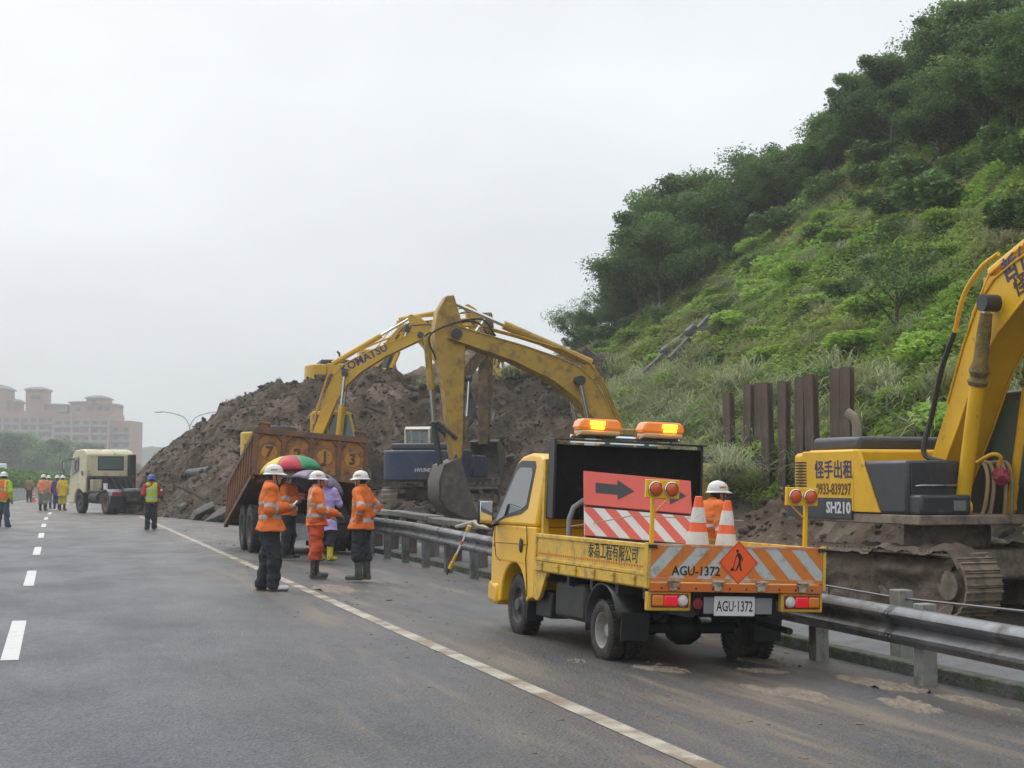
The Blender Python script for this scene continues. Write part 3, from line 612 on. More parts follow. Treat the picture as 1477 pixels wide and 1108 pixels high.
# ================================================================ guard rail, old barrier, piles, slope beams
M_GALV = mat('galvanised_steel', (.42, .44, .46), .33, metal=.85, var=.18, vscale=2.5, dirt=(.10, .085, .07), damt=.40, dscale=3, droug=.6, bump=.08, bscale=8)
M_RAILDK = mat('wet_grimy_steel', (.20, .21, .22), .28, metal=.75, var=.25, vscale=1.5, dirt=(.07, .06, .052), damt=.46, dscale=2.2, droug=.55, bump=.08, bscale=8)
M_POST = mat('rail_post_concrete', (.24, .24, .215), .7, var=.2, vscale=4, dirt=(.09, .085, .065), damt=.35, dscale=4, bump=.2)
M_BOLT = mat('bolt_steel', (.16, .16, .16), .5, metal=.7)
M_RUST = mat('rusty_pile_steel', (.135, .096, .074), .75, metal=.1, var=.4, vscale=2.2, dirt=(.21, .20, .195), damt=.40, dscale=1.4, droug=.5, bump=.5, bscale=22, stretch=(1, 1, .25))
RT = thing('guard_rail', 'grey steel W-beam guard rail running beside the shoulder', 'guard rail', (0, 0, 0))
def rail_top(s): return float(np.interp(s, [9, 13, 22, 30, 40], [.50, .53, .62, .73, .76]))
prof = [(-.005, -.155), (.020, -.150), (.062, -.118), (.078, -.092), (.074, -.065), (.030, -.030), (.006, 0), (.030, .030), (.074, .065), (.078, .092), (.062, .118), (.020, .150), (-.005, .155)]
def wbeam(s0, s1, x0):
    rings = []
    for s in np.linspace(s0, s1, 9):
        zc = rail_top(s) - .155; p = [(x0 - d, s, zc + z) for d, z in prof]; q = [(x0 - d + .006, s, zc + z) for d, z in reversed(prof)]; rings.append(p + q)
    return MB().loft(rings)
XR = 6.62; sb = 3.7
while sb < 46:
    seg = wbeam(sb, sb + 4.12, XR).build('rail_beam', M_RAILDK, RT, smooth=25)
    if sb < 34:
        for y in (sb + .06, sb + .16, sb + 4.0):
            for dz in (.09, -.09):
                b = MB(); z = rail_top(y) - .155 + dz; b.cyl((XR - .082, y, z), (XR - .097, y, z), .014, .010, 8); b.build('bolt', M_BOLT, seg)
    sb += 4.0
for i in range(21):
    s = 9.6 + (1.86 if i < 5 else 1.8) * i; z = rail_top(s)
    p = MB().b2((XR + .03, s - .075, -.3), (XR + .16, s + .075, z + (.04 if i < 4 else -.02))).build('post', M_POST if i < 4 else M_RAILDK, RT, bevel=.008)
    MB().b2((XR - .012, s - .06, z - .30), (XR + .028, s + .06, z - .03)).build('spacer_block', M_RAILDK, p, bevel=.005)
MB().tube([(7.35, 9 + i * 2.0, .50 + .02 * math.sin(i * 2.3)) for i in range(6)], .012, 6).build('cable', M_BOLT, RT)
MB().b2((7.28, 12.86, -.25), (7.42, 13.04, .56)).build('cable_post', M_POST, RT, bevel=.01)
# older low barrier behind the rail, bent by the slide
OB = thing('old_barrier', 'old grey concrete-topped barrier behind the guard rail, buried by the slide', 'barrier', (0, 0, 0))
for i in range(9):
    a = 25.5 + i * 2.1; z = .62 + .02 * i + .02 * math.sin(i * 1.7); dx = .02 * math.sin(i * 2.1)
    MB().box((7.95 + dx, a + 1.04, z), (.34, 2.095, .13), rot=(.010, .02 * math.sin(i * 1.3), .01)).build('coping', mat('grimy_coping', (.19, .185, .175), .7, var=.2, vscale=3, dirt=(.10, .085, .07), damt=.45, dscale=3, bump=.3), OB, bevel=.02)
    MB().b2((7.82 + dx, a + .2, -.2), (8.08 + dx, a + .5, z - .05)).build('post', M_RUST, OB, bevel=.01)
    if i % 2 == 0: MB().b2((7.9 + dx, a + .5, .18), (7.98 + dx, a + 2.2, .48)).build('panel', M_RAILDK, OB, bevel=.01)
def debris(pts, r, m, lab, cat='debris', n=6): o = MB().tube(pts, r, n).build('debris_piece', m); tag(o, lab, cat); return o
debris([(7.25, 29.2, .66), (7.5, 28.7, .75), (7.45, 28.2, .70), (7.6, 27.8, .66)], [.03, .06, .05, .015], mat('torn_wood', (.42, .36, .28), .8, var=.3, vscale=12), 'pale splintered wood caught behind the guard rail')
debris([(7.55, 27.6, .68), (7.5, 27.0, .80), (7.35, 26.2, .74), (7.45, 25.8, .66)], [.05, .10, .12, .03], mat('dark_tarp', (.035, .037, .04), .5, var=.2), 'dark crumpled sheet caught behind the guard rail')
# driven steel H-piles
def hpile_mesh(hh):
    w, d, tf, tw = .20, .24, .022, .016
    m = MB(); m.b2((-d / 2, -w / 2, 0), (-d / 2 + tf, w / 2, hh)); m.b2((d / 2 - tf, -w / 2, 0), (d / 2, w / 2, hh)); m.b2((-d / 2 + tf - .001, -tw / 2, .001), (d / 2 - tf + .001, tw / 2, hh - .001)); return m.mesh('h_pile', M_RUST, 0)
PH = hpile_mesh(4.4)
piles = [(1056, 567, 41.0), (1080, 554, 38.8), (1095, 553, 37.6), (1111, 552, 36.6), (1130, 550, 35.4), (1153, 545, 34.2), (1176, 540, 33.0), (1207, 532, 31.3), (1219, 530, 30.8)]
plab = ['short rusty steel H-pile half hidden by drooping grass', 'rusty steel H-pile next to the short grass-hung one', None, None, None, None, None, 'tall rusty steel H-pile standing apart, the left of a touching pair', 'tall rusty steel H-pile with a grey flange beside the excavator exhaust']
ordn = {2: 'third', 3: 'fourth', 4: 'fifth', 5: 'sixth', 6: 'seventh'}
for i, (px, py, Y) in enumerate(piles):
    X = (px - 738.5) / 2300 * Y; zt = 1.55 + (692 - py) / 2300 * Y; t = X * .9615 + Y * .2747; s = -X * .2747 + Y * .9615
    o = link_mesh('steel_pile', PH, None, (t, s, zt - 4.4), (R((i % 3 - 1) * .8), R(((i * 2) % 3 - 1) * .7), R(34 + (i * 37 % 11) - 5))); tag(o, plab[i] or 'rusty steel H-pile, %s along the row counted from the short one' % ordn[i], 'steel pile', 'row of steel piles')
# concrete frame beams on the slope
SB = thing('retaining_lattice', 'grey concrete lattice beams half overgrown on the slope', 'retaining lattice', (0, 0, 0))
for (ta, sa, L) in ((23.0, 61.3, 2.6), (23.4, 58.9, 2.3), (24.0, 62.6, 1.6)):
    a = Vector((ta, sa, float(hill_h(np.array([ta]), np.array([sa]))[0]) + .40)); tb = ta + L * .76; b = Vector((tb, sa, float(hill_h(np.array([tb]), np.array([sa]))[0]) + .50))
    d = (b - a); rot = d.to_track_quat('X', 'Z').to_matrix(); MB().box((a + b) / 2, (d.length, .34, .34), rot).build('beam', mat('dark_wet_concrete', (.085, .088, .095), .6, var=.25, vscale=2, dirt=(.06, .055, .05), damt=.4, dscale=2, bump=.3), SB, bevel=.03)
for (t, s) in ((24.3, 58.9), (24.2, 61.3)): MB().box((t, s, float(hill_h(np.array([t]), np.array([s]))[0]) + .62), (.5, .5, .45), (0, -.7, 0)).build('beam_joint', MATS['dark_wet_concrete'], SB, bevel=.08)
# ================================================================ people
def surfnet(f, lo, hi, h):
    """naive surface nets of f<0 on a grid; returns verts, quads"""
    ax = [np.arange(lo[i], hi[i] + h, h) for i in range(3)]; X, Y, Z = np.meshgrid(*ax, indexing='ij'); V = f(X, Y, Z); ins = V < 0
    nx, ny, nz = V.shape; sh = (nx - 1, ny - 1, nz - 1); cnt = np.zeros(sh); acc = np.zeros(sh + (3,))
    corner = lambda dx, dy, dz: (slice(dx, nx - 1 + dx), slice(dy, ny - 1 + dy), slice(dz, nz - 1 + dz))
    for axn in range(3):
        o = [i for i in range(3) if i != axn]
        for a in (0, 1):
            for b in (0, 1):
                c0 = [0, 0, 0]; c0[o[0]] = a; c0[o[1]] = b; c1 = list(c0); c1[axn] = 1
                v0, v1 = V[corner(*c0)], V[corner(*c1)]; cr = (v0 < 0) != (v1 < 0); t = np.where(cr, v0 / np.where(cr, v0 - v1, 1), 0); p = np.zeros(sh + (3,))
                for i in range(3): p[..., i] = c0[i]
                p[..., axn] = t; acc += p * cr[..., None]; cnt += cr
    act = cnt > 0; idx = -np.ones(sh, int); idx[act] = np.arange(act.sum()); ijk = np.argwhere(act); P = (ijk + acc[act] / cnt[act][:, None]) * h + np.array(lo)
    F = []
    for axn in range(3):
        o = [i for i in range(3) if i != axn]; sl0 = [slice(1, -1)] * 3; sl0[axn] = slice(0, -1); sl1 = list(sl0); sl1[axn] = slice(1, None)
        a, b = ins[tuple(sl0)], ins[tuple(sl1)]; q = np.argwhere(a != b); fl = a[a != b]
        base = q.copy(); base[:, o[0]] += 1; base[:, o[1]] += 1
        def cell(d0, d1):
            c = base.copy(); c[:, o[0]] -= d0; c[:, o[1]] -= d1; return idx[c[:, 0], c[:, 1], c[:, 2]]
        fq = np.stack([cell(1, 1), cell(0, 1), cell(0, 0), cell(1, 0)], 1)
        if axn == 1: fl = ~fl
        fq[~fl] = fq[~fl][:, ::-1]; F.append(fq)
    F = np.concatenate(F); return P, F[(F >= 0).all(1)]
def sd_cone(P, a, b, ra, rb, sy=1.0):
    a = np.array(a, float); b = np.array(b, float); ab = b - a; d = [P[i] - a[i] for i in range(3)]
    h = np.clip((d[0] * ab[0] + d[1] * ab[1] + d[2] * ab[2]) / max(ab @ ab, 1e-9), 0, 1)
    q = [d[i] - ab[i] * h for i in range(3)]; q[1] = q[1] / sy
    return np.sqrt(q[0] ** 2 + q[1] ** 2 + q[2] ** 2) - (ra + (rb - ra) * h)
def sd_ell(P, c, r):
    q = [(P[i] - c[i]) / r[i] for i in range(3)]; k = np.sqrt(q[0] ** 2 + q[1] ** 2 + q[2] ** 2); return (k - 1) * min(r)
def snm(ds, k):
    o = ds[0]
    for d in ds[1:]: o = smin(o, d, k)
    return o
M_SKIN = mat('skin', (.42, .25, .18), .55, var=.08, vscale=20); M_HAIR = mat('black_hair', (.012, .010, .009), .6); M_EYE = mat('dark_eye', (.015, .012, .01), .3)
M_HELM = mat('white_helmet', (.72, .72, .68), .3, var=.05, vscale=10, coat=.2); M_BLUEH = mat('blue_helmet', (.02, .09, .42), .3); M_STRAP = mat('black_strap', (.02, .02, .022), .7)
M_TAPE = mat('silver_tape', (.42, .43, .43), .4, metal=.2, var=.12, vscale=25)
M_BADGE = mat('orange_helmet_badge', (.55, .22, .05), .5)
def mesh_sdf(name, f, lo, hi, h, mats, assign=None, parent=None):
    P, F = surfnet(f, lo, hi, h); me = np_mesh(name, P, F, None, True)
    for m in mats: me.materials.append(m)
    if assign is not None:
        c = P[F].mean(1); me.polygons.foreach_set('material_index', np.asarray(assign(c), np.int32))
    o = link_mesh(name, me, parent); return o
def person(label, loc, face, pose=None, top=None, legs=None, feet='boots', hat=M_HELM, mask=None, h=.0135, group=None, height=1.0, cloak=False, legw=1.0, girth=1.0, vest=None, hand_up=None, detail=True, sit=False, bend_=0.0, dz=0.0):
    """face: clockwise angle from the camera's forward axis; pose: joint overrides in local metres (x right, y ahead, z up)"""
    J = dict(hipL=(-.095, 0, .90), hipR=(.095, 0, .90), knL=(-.105, .02, .49), knR=(.105, .02, .49), anL=(-.11, -.02, .09), anR=(.11, -.02, .09),
             shL=(-.185, 0, 1.41), shR=(.185, 0, 1.41), elL=(-.25, -.03, 1.13), elR=(.25, -.03, 1.13), wrL=(-.25, .06, .88), wrR=(.25, .06, .88), neck=(0, -.01, 1.47), head=(0, .02, 1.605))
    J.update(pose or {}); J = {k: np.array(v, float) for k, v in J.items()}
    rt = thing('person', label, 'person', loc, -R(15.95 + face), group); rt.scale = (height,) * 3
    if bend_: rt.rotation_euler = (0, 0, -R(15.95 + face))
    ph = (loc[0] * 3.7 + loc[1] * 1.3) % 10
    hd = J['head']; fx, fy = 0, 1
    # --- body: skin (head, neck, hands), one continuous surface
    def body(X, Y, Z):
        P = (X, Y, Z); c = hd
        d = [sd_ell(P, c + (0, -.005, .02), (.077, .094, .105)), sd_cone(P, c + (0, .035, -.05), c + (0, .05, -.085), .055, .04), sd_cone(P, J['neck'] - (0, 0, .05), c + (0, -.015, -.06), .062, .055),
             sd_cone(P, c + (0, .088, .015), c + (0, .108, -.022), .010, .017), sd_ell(P, c + (-.078, -.005, -.005), (.012, .022, .032)), sd_ell(P, c + (.078, -.005, -.005), (.012, .022, .032)), sd_cone(P, c + (-.03, .078, .03), c + (.03, .078, .03), .012, .012), sd_cone(P, c + (-.018, .086, -.045), c + (.018, .086, -.045), .010, .010),
             sd_ell(P, (0, 0, 1.2 + dz), (.14, .09, .26)), sd_ell(P, (0, 0, .95 + dz), (.14, .09, .12))]
        for s in 'LR':
            d += [sd_cone(P, J['sh' + s], J['el' + s], .05, .042), sd_cone(P, J['el' + s], J['wr' + s], .042, .030), sd_cone(P, J['hip' + s], J['kn' + s], .075, .052), sd_cone(P, J['kn' + s], J['an' + s], .05, .036)]
        return snm(d, .018)
    pts = np.array(list(J.values())); lo = pts.min(0) - .2; hi = pts.max(0) + .22; lo[2] = -.02; hi[2] = hd[2] + .16
    def skinmat(c):
        r = c - hd; eye = (r[:, 1] > .07) & (np.abs(np.abs(r[:, 0]) - .031) < .012) & (np.abs(r[:, 2] - .012) < .007); hair = ((r[:, 2] > .075) | ((r[:, 1] < -.02) & (r[:, 2] > -.05))) & (np.abs(r[:, 0]) < .12) & (c[:, 2] > J['neck'][2] + .03)
        return np.where(eye, 2, np.where(hair, 1, 0))
    bo = mesh_sdf('body', body, lo, hi, h, [M_SKIN, M_HAIR, M_EYE], skinmat, rt)
    # --- hands with five fingers, joined into the body mesh
    if detail:
        mb = MB()
        for s, sg in (('L', -1), ('R', 1)):
            w = Vector(J['wr' + s]); e = Vector(J['el' + s]); d = (w - e).normalized(); side = d.cross(Vector((0, 0, 1)))
            side = side.normalized() if side.length > .2 else Vector((0, 1, 0)); nrm = side.cross(d).normalized()
            if s == 'L': inner = side
            else: inner = -side
            mb.tube([w - d * .03, w + d * .03, w + d * .085], [.028, .036, .034], 8)
            for k, (off, ln) in enumerate(((-.030, .062), (-.010, .074), (.010, .078), (.029, .070))):
                b = w + d * .075 + side * off; mb.tube([b, b + d * ln * .45 - nrm * .006, b + d * ln * .8 - nrm * .022, b + d * ln - nrm * .040], [.0105, .010, .009, .007], 6)
            b = w + d * .02 + inner * .028; mb.tube([b, b + d * .035 + inner * .024 - nrm * .008, b + d * .062 + inner * .026 - nrm * .018], [.013, .012, .009], 6)
        tmp = mb.mesh('hands', M_SKIN); bm = bmesh.new(); bm.from_mesh(bo.data); bm.from_mesh(tmp); bm.to_mesh(bo.data); bm.free(); bo.data.polygons.foreach_set('use_smooth', [True] * len(bo.data.polygons))
    # --- trousers
    def trous(X, Y, Z):
        P = (X, Y, Z); d = []
        for s in 'LR':
            a = J['an' + s] + np.array([0, 0, .0 if feet != 'boots' else .26 * (0 if sit else 1)]); k2 = J['kn' + s] * .999
            d += [sd_cone(P, J['hip' + s], J['kn' + s], .118 * girth * legw, .092 * legw), sd_cone(P, J['kn' + s], a, .092 * legw, (.088 if feet != 'boots' else .098) * legw)]
        o = smin(smin(d[0], d[1], .05), smin(d[2], d[3], .05), .02); hc = (J['hipL'] + J['hipR']) / 2
        o = smin(o, sd_ell(P, hc + (0, 0, .06), (.185 * girth, .135 * girth, .17)), .05)
        o = o + .016 * fbm(X * 7 + ph, Y * 7 + Z * 3, 3, .55, Z * 11)
        return np.maximum(o, (.028 if feet != 'boots' else .30) * (0 if sit else 1) - Z)
    mesh_sdf('trousers', trous, lo, hi, h, [legs], None, rt)
    # --- feet
    for s in 'LR':
        a = J['an' + s]; yaw = .12 if s == 'L' else -.12; dx = math.sin(-yaw) * 1
        def foot(X, Y, Z, a=a, dx=dx):
            P = (X, Y, Z); t0 = np.array([a[0], a[1] - .045, a[2] - .045]); t1 = np.array([a[0] + dx * .2 + 0, a[1] + .175, a[2] - .05])
            o = smin(sd_cone(P, t0, t1, .047, .043), sd_cone(P, a + (0, -.01, 0), a + (0, -.01, .03), .05, .052), .03)
            if feet == 'boots': o = smin(o, sd_cone(P, a + (0, -.012, .02), a + np.array([0, .0, .30]), .058, .074), .03)
            return np.maximum(o, (a[2] - .088) - Z)
        lo2 = a - (.14, .16, .10); hi2 = a + (.14, .28, .42)
        fm = {'boots': M_BOOT, 'green': M_GBOOT, 'shoes': M_SHOE, 'trainers': M_TRAIN}[legs_foot.get(label, feet)]
        b = mesh_sdf('boot' if feet == 'boots' else 'shoe', foot, lo2, hi2, h * .85, [fm, M_SOLE], lambda c, a=a: (c[:, 2] < a[2] - .063).astype(int), rt)
    # --- jacket / vest / raincoat
    jm, tape, hem = top['mat'], top.get('tape'), top.get('hem', .86)
    def jacket(X, Y, Z):
        P = (X, Y, Z)
        d = [sd_cone(P, (0, 0, 1.0 + dz), (0, .0, 1.27 + dz), .185 * girth, .20 * girth, .74), sd_cone(P, (0, .01, hem), (0, 0, 1.0 + dz), .205 * girth * top.get('flare', 1), .19 * girth, .78), sd_cone(P, J['shL'] * (.78, 1, 1), J['shR'] * (.78, 1, 1), .098, .098), sd_cone(P, J['neck'] - (0, 0, .06), J['neck'] + (0, .0, .015), .09, .074)]
        for s in 'LR':
            el, wr = J['el' + s], J['wr' + s]; w2 = wr + (el - wr) * .10
            if top.get('sleeve', 1): d += [sd_cone(P, J['sh' + s] - (0, 0, .02), el, .088, .074), sd_cone(P, el, w2, .074, .062)]
        o = snm(d, .035); o = o + .015 * fbm(X * 5 + ph, Y * 5 + 3, 3, .6, Z * 9 + ph); return np.maximum(o, hem - .012 * np.sin(X * 20 + ph) - Z)
    def tapeas(c):
        out = np.zeros(len(c), int)
        if not tape: return out
        tor = np.abs(c[:, 0]) < .21
        for s in 'LR':
            for (p0, p1, fr) in ((J['sh' + s], J['el' + s], (.72, .90)), (J['el' + s], J['wr' + s], (.18, .36))):
                ab = p1 - p0; q = (c - p0) @ ab / (ab @ ab); dist = np.linalg.norm(c - p0 - np.outer(np.clip(q, 0, 1), ab), axis=1); on = (dist < .095) & (q > fr[0]) & (q < fr[1]); arm = (dist < .088) & (q > .05)
                core = (np.abs(c[:, 0]) < .165) & (np.abs(c[:, 1]) < .17); out[on & ~core] = 1; tor &= ~(arm & ~core)
        for (z0, z1) in tape: out[tor & (c[:, 2] > z0) & (c[:, 2] < z1)] = 1
        for x in top.get('brace', ()): out[tor & (np.abs(np.abs(c[:, 0]) - x) < .024) & (c[:, 2] > 1.02)] = 1
        return out
    mesh_sdf(top.get('name', 'jacket'), jacket, lo - .05, hi, h, [jm, top.get('tapemat', M_TAPE)], tapeas, rt)
    if vest:
        def vst(X, Y, Z):
            P = (X, Y, Z); d = [sd_cone(P, (0, 0, 1.0), (0, 0, 1.27), .200 * girth, .213 * girth, .76), sd_cone(P, (0, .0, hem + .04), (0, 0, 1.0), .214, .203, .80), sd_cone(P, J['shL'] * (.62, 1, 1), J['shR'] * (.62, 1, 1), .112, .112)]
            o = snm(d, .035) + .010 * fbm(X * 6 + ph, Y * 6 + 3, 3, .55, Z * 8 + ph); o = np.maximum(o, np.abs(X) - .185); return np.maximum(o, hem + .05 - Z)
        def va(c):
            o = np.zeros(len(c), int)
            for (z0, z1) in vest.get('tape', ()): o[(c[:, 2] > z0) & (c[:, 2] < z1)] = 1
            if 'patch' in vest: o[(np.abs(c[:, 0]) < .12) & (c[:, 2] > vest['patch'][0]) & (c[:, 2] < vest['patch'][1])] = 2
            if 'strap' in vest: o[(np.abs(np.abs(c[:, 0]) - .115) < .028) & (c[:, 2] > 1.15)] = 3
            return o
        mesh_sdf('safety_vest', vst, (-.3, -.3, hem - .05), (.3, .3, 1.6), h, [vest['mat'], M_TAPE, vest.get('patchmat', M_TAPE), vest.get('strapmat', M_TAPE)], va, rt)
    # --- helmet
    if hat:
        c = hd + (0, -.005, .045); mb = MB(); mb.lathe([(.118, -.005), (.116, .03), (.106, .065), (.086, .096), (.052, .117), (.018, .125), (0, .126)], c, 'Z', 24, .96, 1.14)
        ring0 = []; ring1 = []
        for i in range(32):
            a = 2 * math.pi * i / 32; e = .022 + .035 * max(0, math.sin(a)) ** 2; x, y = math.cos(a), math.sin(a)
            ring0.append(c + (x * .113, y * .134, .004)); ring1.append(c + (x * (.113 + e * .8), y * (.134 + e), -.012 - .012 * max(0, y)))
        mb.loft([ring0, ring1, [p - np.array((0, 0, .006)) for p in ring1], [p - np.array((0, 0, .012)) for p in ring0]], True, False)
        for xx in (-.035, 0, .035): mb.tube([c + (xx, y, .124 - (y * y) * 5.0 - xx * xx * 6) for y in np.linspace(-.09, .09, 7)], .007, 6)
        ho = mb.build('hard_hat', hat, rt, smooth=40)
        if hat is M_HELM and detail:
            for yy, sgn in ((.0, 1), (.0, -1)): MB().box(c + (sgn * .106, yy, .047), (.006, .09, .022), (0, sgn * -.25, 0)).build('badge', M_BADGE, ho)
        if detail:
            mb = MB()
            for sg in (-1, 1): mb.tube([hd + (sg * .088, .02, .05), hd + (sg * .078, .03, -.03), hd + (sg * .045, .055, -.115), hd + (0, .06, -.13)], .007, 5)
            mb.build('chin_strap', M_STRAP, rt)
    if mask:
        def mk(X, Y, Z): return np.maximum(np.maximum(snm([sd_ell((X, Y, Z), hd + (0, .05, -.055), (.070, .075, .060))], .01), -(Y - hd[1] - .015)), Z - hd[2] + .012)
        mesh_sdf('face_mask', mk, hd - (.12, .05, .16), hd + (.12, .18, .06), .010, [mask], None, rt)
    return rt
def fab(name, c, v=.14, r=.75, sc=9): return mat(name, c, r, var=v, vscale=sc, bump=.35, bscale=45)
M_ORJ = fab('orange_hivis_fabric', (.78, .17, .02), .10); M_ORT = fab('red_orange_trousers', (.55, .075, .02)); M_NAVY = fab('dark_navy_cloth', (.018, .019, .024), .3); M_JEAN = fab('blue_jeans', (.055, .075, .11), .2)
M_BOOT = mat('black_rubber', (.020, .020, .021), .35, dirt=MUD, damt=.3, dscale=9); M_GBOOT = mat('muddy_green_rubber', (.045, .065, .050), .4, dirt=(.13, .105, .075), damt=.45, dscale=7); M_SHOE = mat('black_shoe', (.02, .02, .02), .5); M_TRAIN = mat('white_trainer', (.55, .56, .56), .5, var=.3, vscale=25); M_SOLE = mat('shoe_sole', (.16, .15, .14), .7)
M_LIME = fab('lime_hivis', (.42, .62, .04), .08); M_RED = fab('red_shirt', (.45, .02, .025)); M_GREY = fab('grey_green_cloth', (.20, .21, .17)); M_PURP = fab('purple_raincoat', (.10, .035, .20)); M_YEL = fab('yellow_raincoat', (.62, .46, .04)); M_LAV = mat('lavender_raincoat', (.46, .36, .68), .4, var=.12, vscale=8, bump=.3, bscale=25); M_TAN = fab('tan_jacket', (.28, .21, .10)); M_ORV = fab('faded_orange_vest', (.72, .25, .13)); M_OLIVE = fab('olive_trousers', (.06, .07, .045)); M_WHITEM = mat('white_mask', (.6, .6, .58), .7); M_ORM = mat('orange_mask', (.55, .12, .05), .7); M_BLUEMAT = fab('blue_cloth', (.03, .05, .16))
legs_foot = {}
JK = dict(mat=M_ORJ, tape=((1.005, 1.055), (1.20, 1.24)), hem=.86, flare=1.05)
def where(px, py):
    Y = 3565.0 / (py - 692); X = (px - 738.5) / 2300 * Y; return (X * .9615 + Y * .2747, -X * .2747 + Y * .9615, 0)
L1 = 'worker in orange jacket, black trousers and white trainers reading a tablet'
legs_foot[L1] = 'trainers'
p1 = person(L1, (2.895, 22.47, 0), 78, dict(elR=(.25, -.02, 1.13), wrR=(.10, .24, 1.17), elL=(-.26, 0, 1.13), wrL=(-.06, .26, 1.15), head=(0, .055, 1.595), anL=(-.11, -.10, .09), anR=(.12, .05, .09), knL=(-.11, -.02, .49), knR=(.115, .06, .49)), dict(JK, hem=.84, flare=1.28), M_NAVY, 'trainers', height=1.0, legw=1.06, girth=1.06)
tb = MB().box((0.0, .33, 1.20), (.20, .012, .15), rot=(-.75, 0, 0)).build('tablet', mat('tablet_shell', (.75, .76, .78), .3)); tag(tb, 'thin pale tablet held by the worker in white trainers', 'tablet'); tb.parent = None; tb.matrix_world = Matrix.LocRotScale(p1.location, p1.rotation_euler, p1.scale)
L2 = 'worker in orange jacket, red trousers and black boots holding out an open hand'
person(L2, (3.97, 25.18, 0), 72, dict(elR=(.26, .05, 1.13), wrR=(.20, .30, 1.06), elL=(-.25, .04, 1.13), wrL=(-.16, .26, 1.02), head=(0, .03, 1.60), knL=(-.125, .03, .49), knR=(.125, .0, .49), anL=(-.13, .03, .09), anR=(.13, -.04, .09)), dict(JK, brace=(.10,), flare=1.18), M_ORT, 'boots', mask=M_ORM, height=.955, legw=1.04, girth=1.0)
L3 = 'worker in loose orange jacket and muddy green boots with a hand on his hip'
legs_foot[L3] = 'green'
person(L3, (4.57, 24.44, 0), 288, dict(elL=(-.33, -.13, 1.16), wrL=(-.19, -.02, .98), elR=(.32, -.12, 1.17), wrR=(.19, 0, .98), head=(0, .03, 1.60), anL=(-.10, .02, .09), anR=(.11, -.03, .09)), dict(JK, hem=.82, flare=1.22, tape=((.94, 1.0), (1.20, 1.24))), M_NAVY, 'boots', height=.955, legw=1.02, girth=1.08)
L4 = 'worker in orange jacket and white face mask under the rainbow umbrella'
p4 = person(L4, (4.42, 31.5, 0), 110, dict(elR=(.25, .06, 1.16), wrR=(.12, .26, 1.20), elL=(-.25, .08, 1.16), wrL=(-.10, .24, 1.25)), JK, M_NAVY, 'shoes', mask=M_WHITEM, height=.98)
L5 = 'person in lavender raincoat and yellow boots under the dull purple umbrella'
M_YBOOT = mat('yellow_rubber', (.62, .50, .02), .4, dirt=(.05, .05, .05), damt=.35, dscale=8)
legs_foot[L5] = 'boots'; _sv = M_BOOT; M_BOOT = M_YBOOT
person(L5, (4.98, 30.35, 0), 20, dict(elR=(.24, .10, 1.16), wrR=(.10, .26, 1.26), elL=(-.24, .1, 1.16), wrL=(-.1, .26, 1.22)), dict(mat=M_LAV, hem=.62, flare=1.2, name='raincoat'), M_NAVY, 'boots', hat=None, height=.94)
M_BOOT = _sv
# umbrellas
def umbrella(label, apex, rad, hgt, cols, tilt, rz, hand):
    u = thing('umbrella', label, 'umbrella', apex, rz); u.rotation_euler = (tilt[0], tilt[1], rz); n = 8
    for k in range(n):
        a0, a1 = 2 * math.pi * k / n, 2 * math.pi * (k + 1) / n; rings = []
        for i in range(8):
            q = i / 7; ring = []
            for j in range(7):
                w = j / 6; a = a0 + (a1 - a0) * w; sc = 1 - .10 * q * math.sin(math.pi * w) * q; r = rad * math.sin(q * 1.35) / math.sin(1.35) * sc; z = -hgt * (1 - math.cos(q * 1.35)) / (1 - math.cos(1.35)) + .02 * math.sin(math.pi * w) * q
                ring.append((r * math.cos(a), r * math.sin(a), z))
            rings.append(ring)
        o = MB().loft(rings, False).build('panel', cols[k % len(cols)], u, smooth=60); sd = o.modifiers.new('thick', 'SOLIDIFY'); sd.thickness = .002
        MB().tube([(rad * .98 * math.sin(q * 1.35) / math.sin(1.35) * math.cos(a0), rad * .98 * math.sin(q * 1.35) / math.sin(1.35) * math.sin(a0), -hgt * (1 - math.cos(q * 1.35)) / (1 - math.cos(1.35)) - .006) for q in np.linspace(0, 1, 6)], .004, 5).build('rib', M_STRAP, u)
    MB().cyl((0, 0, .06), (0, 0, -hand), .006, n=8).build('shaft', M_BOLT, u); MB().cyl((0, 0, -hand - .10), (0, 0, -hand + .02), .016, n=10).build('handle', M_STRAP, u); return u
def cloth(n, c): return mat(n, c, .5, var=.06, vscale=5, trans=0)
umbrella('rainbow umbrella with red, green, yellow and blue panels', (4.46, 31.55, 2.02), .66, .36, [cloth('umbrella_red', (.50, .025, .05)), cloth('umbrella_green', (.015, .26, .09)), cloth('umbrella_blue', (.06, .09, .45)), cloth('umbrella_yellow', (.62, .48, .03))], (.12, -.08), R(-125), .78)
umbrella('dull purple-grey umbrella beside the rainbow one', (4.98, 30.75, 1.66), .58, .33, [cloth('umbrella_mauve', (.16, .13, .19)), cloth('umbrella_plum', (.13, .10, .15))], (-.1, .42), R(10), .55)
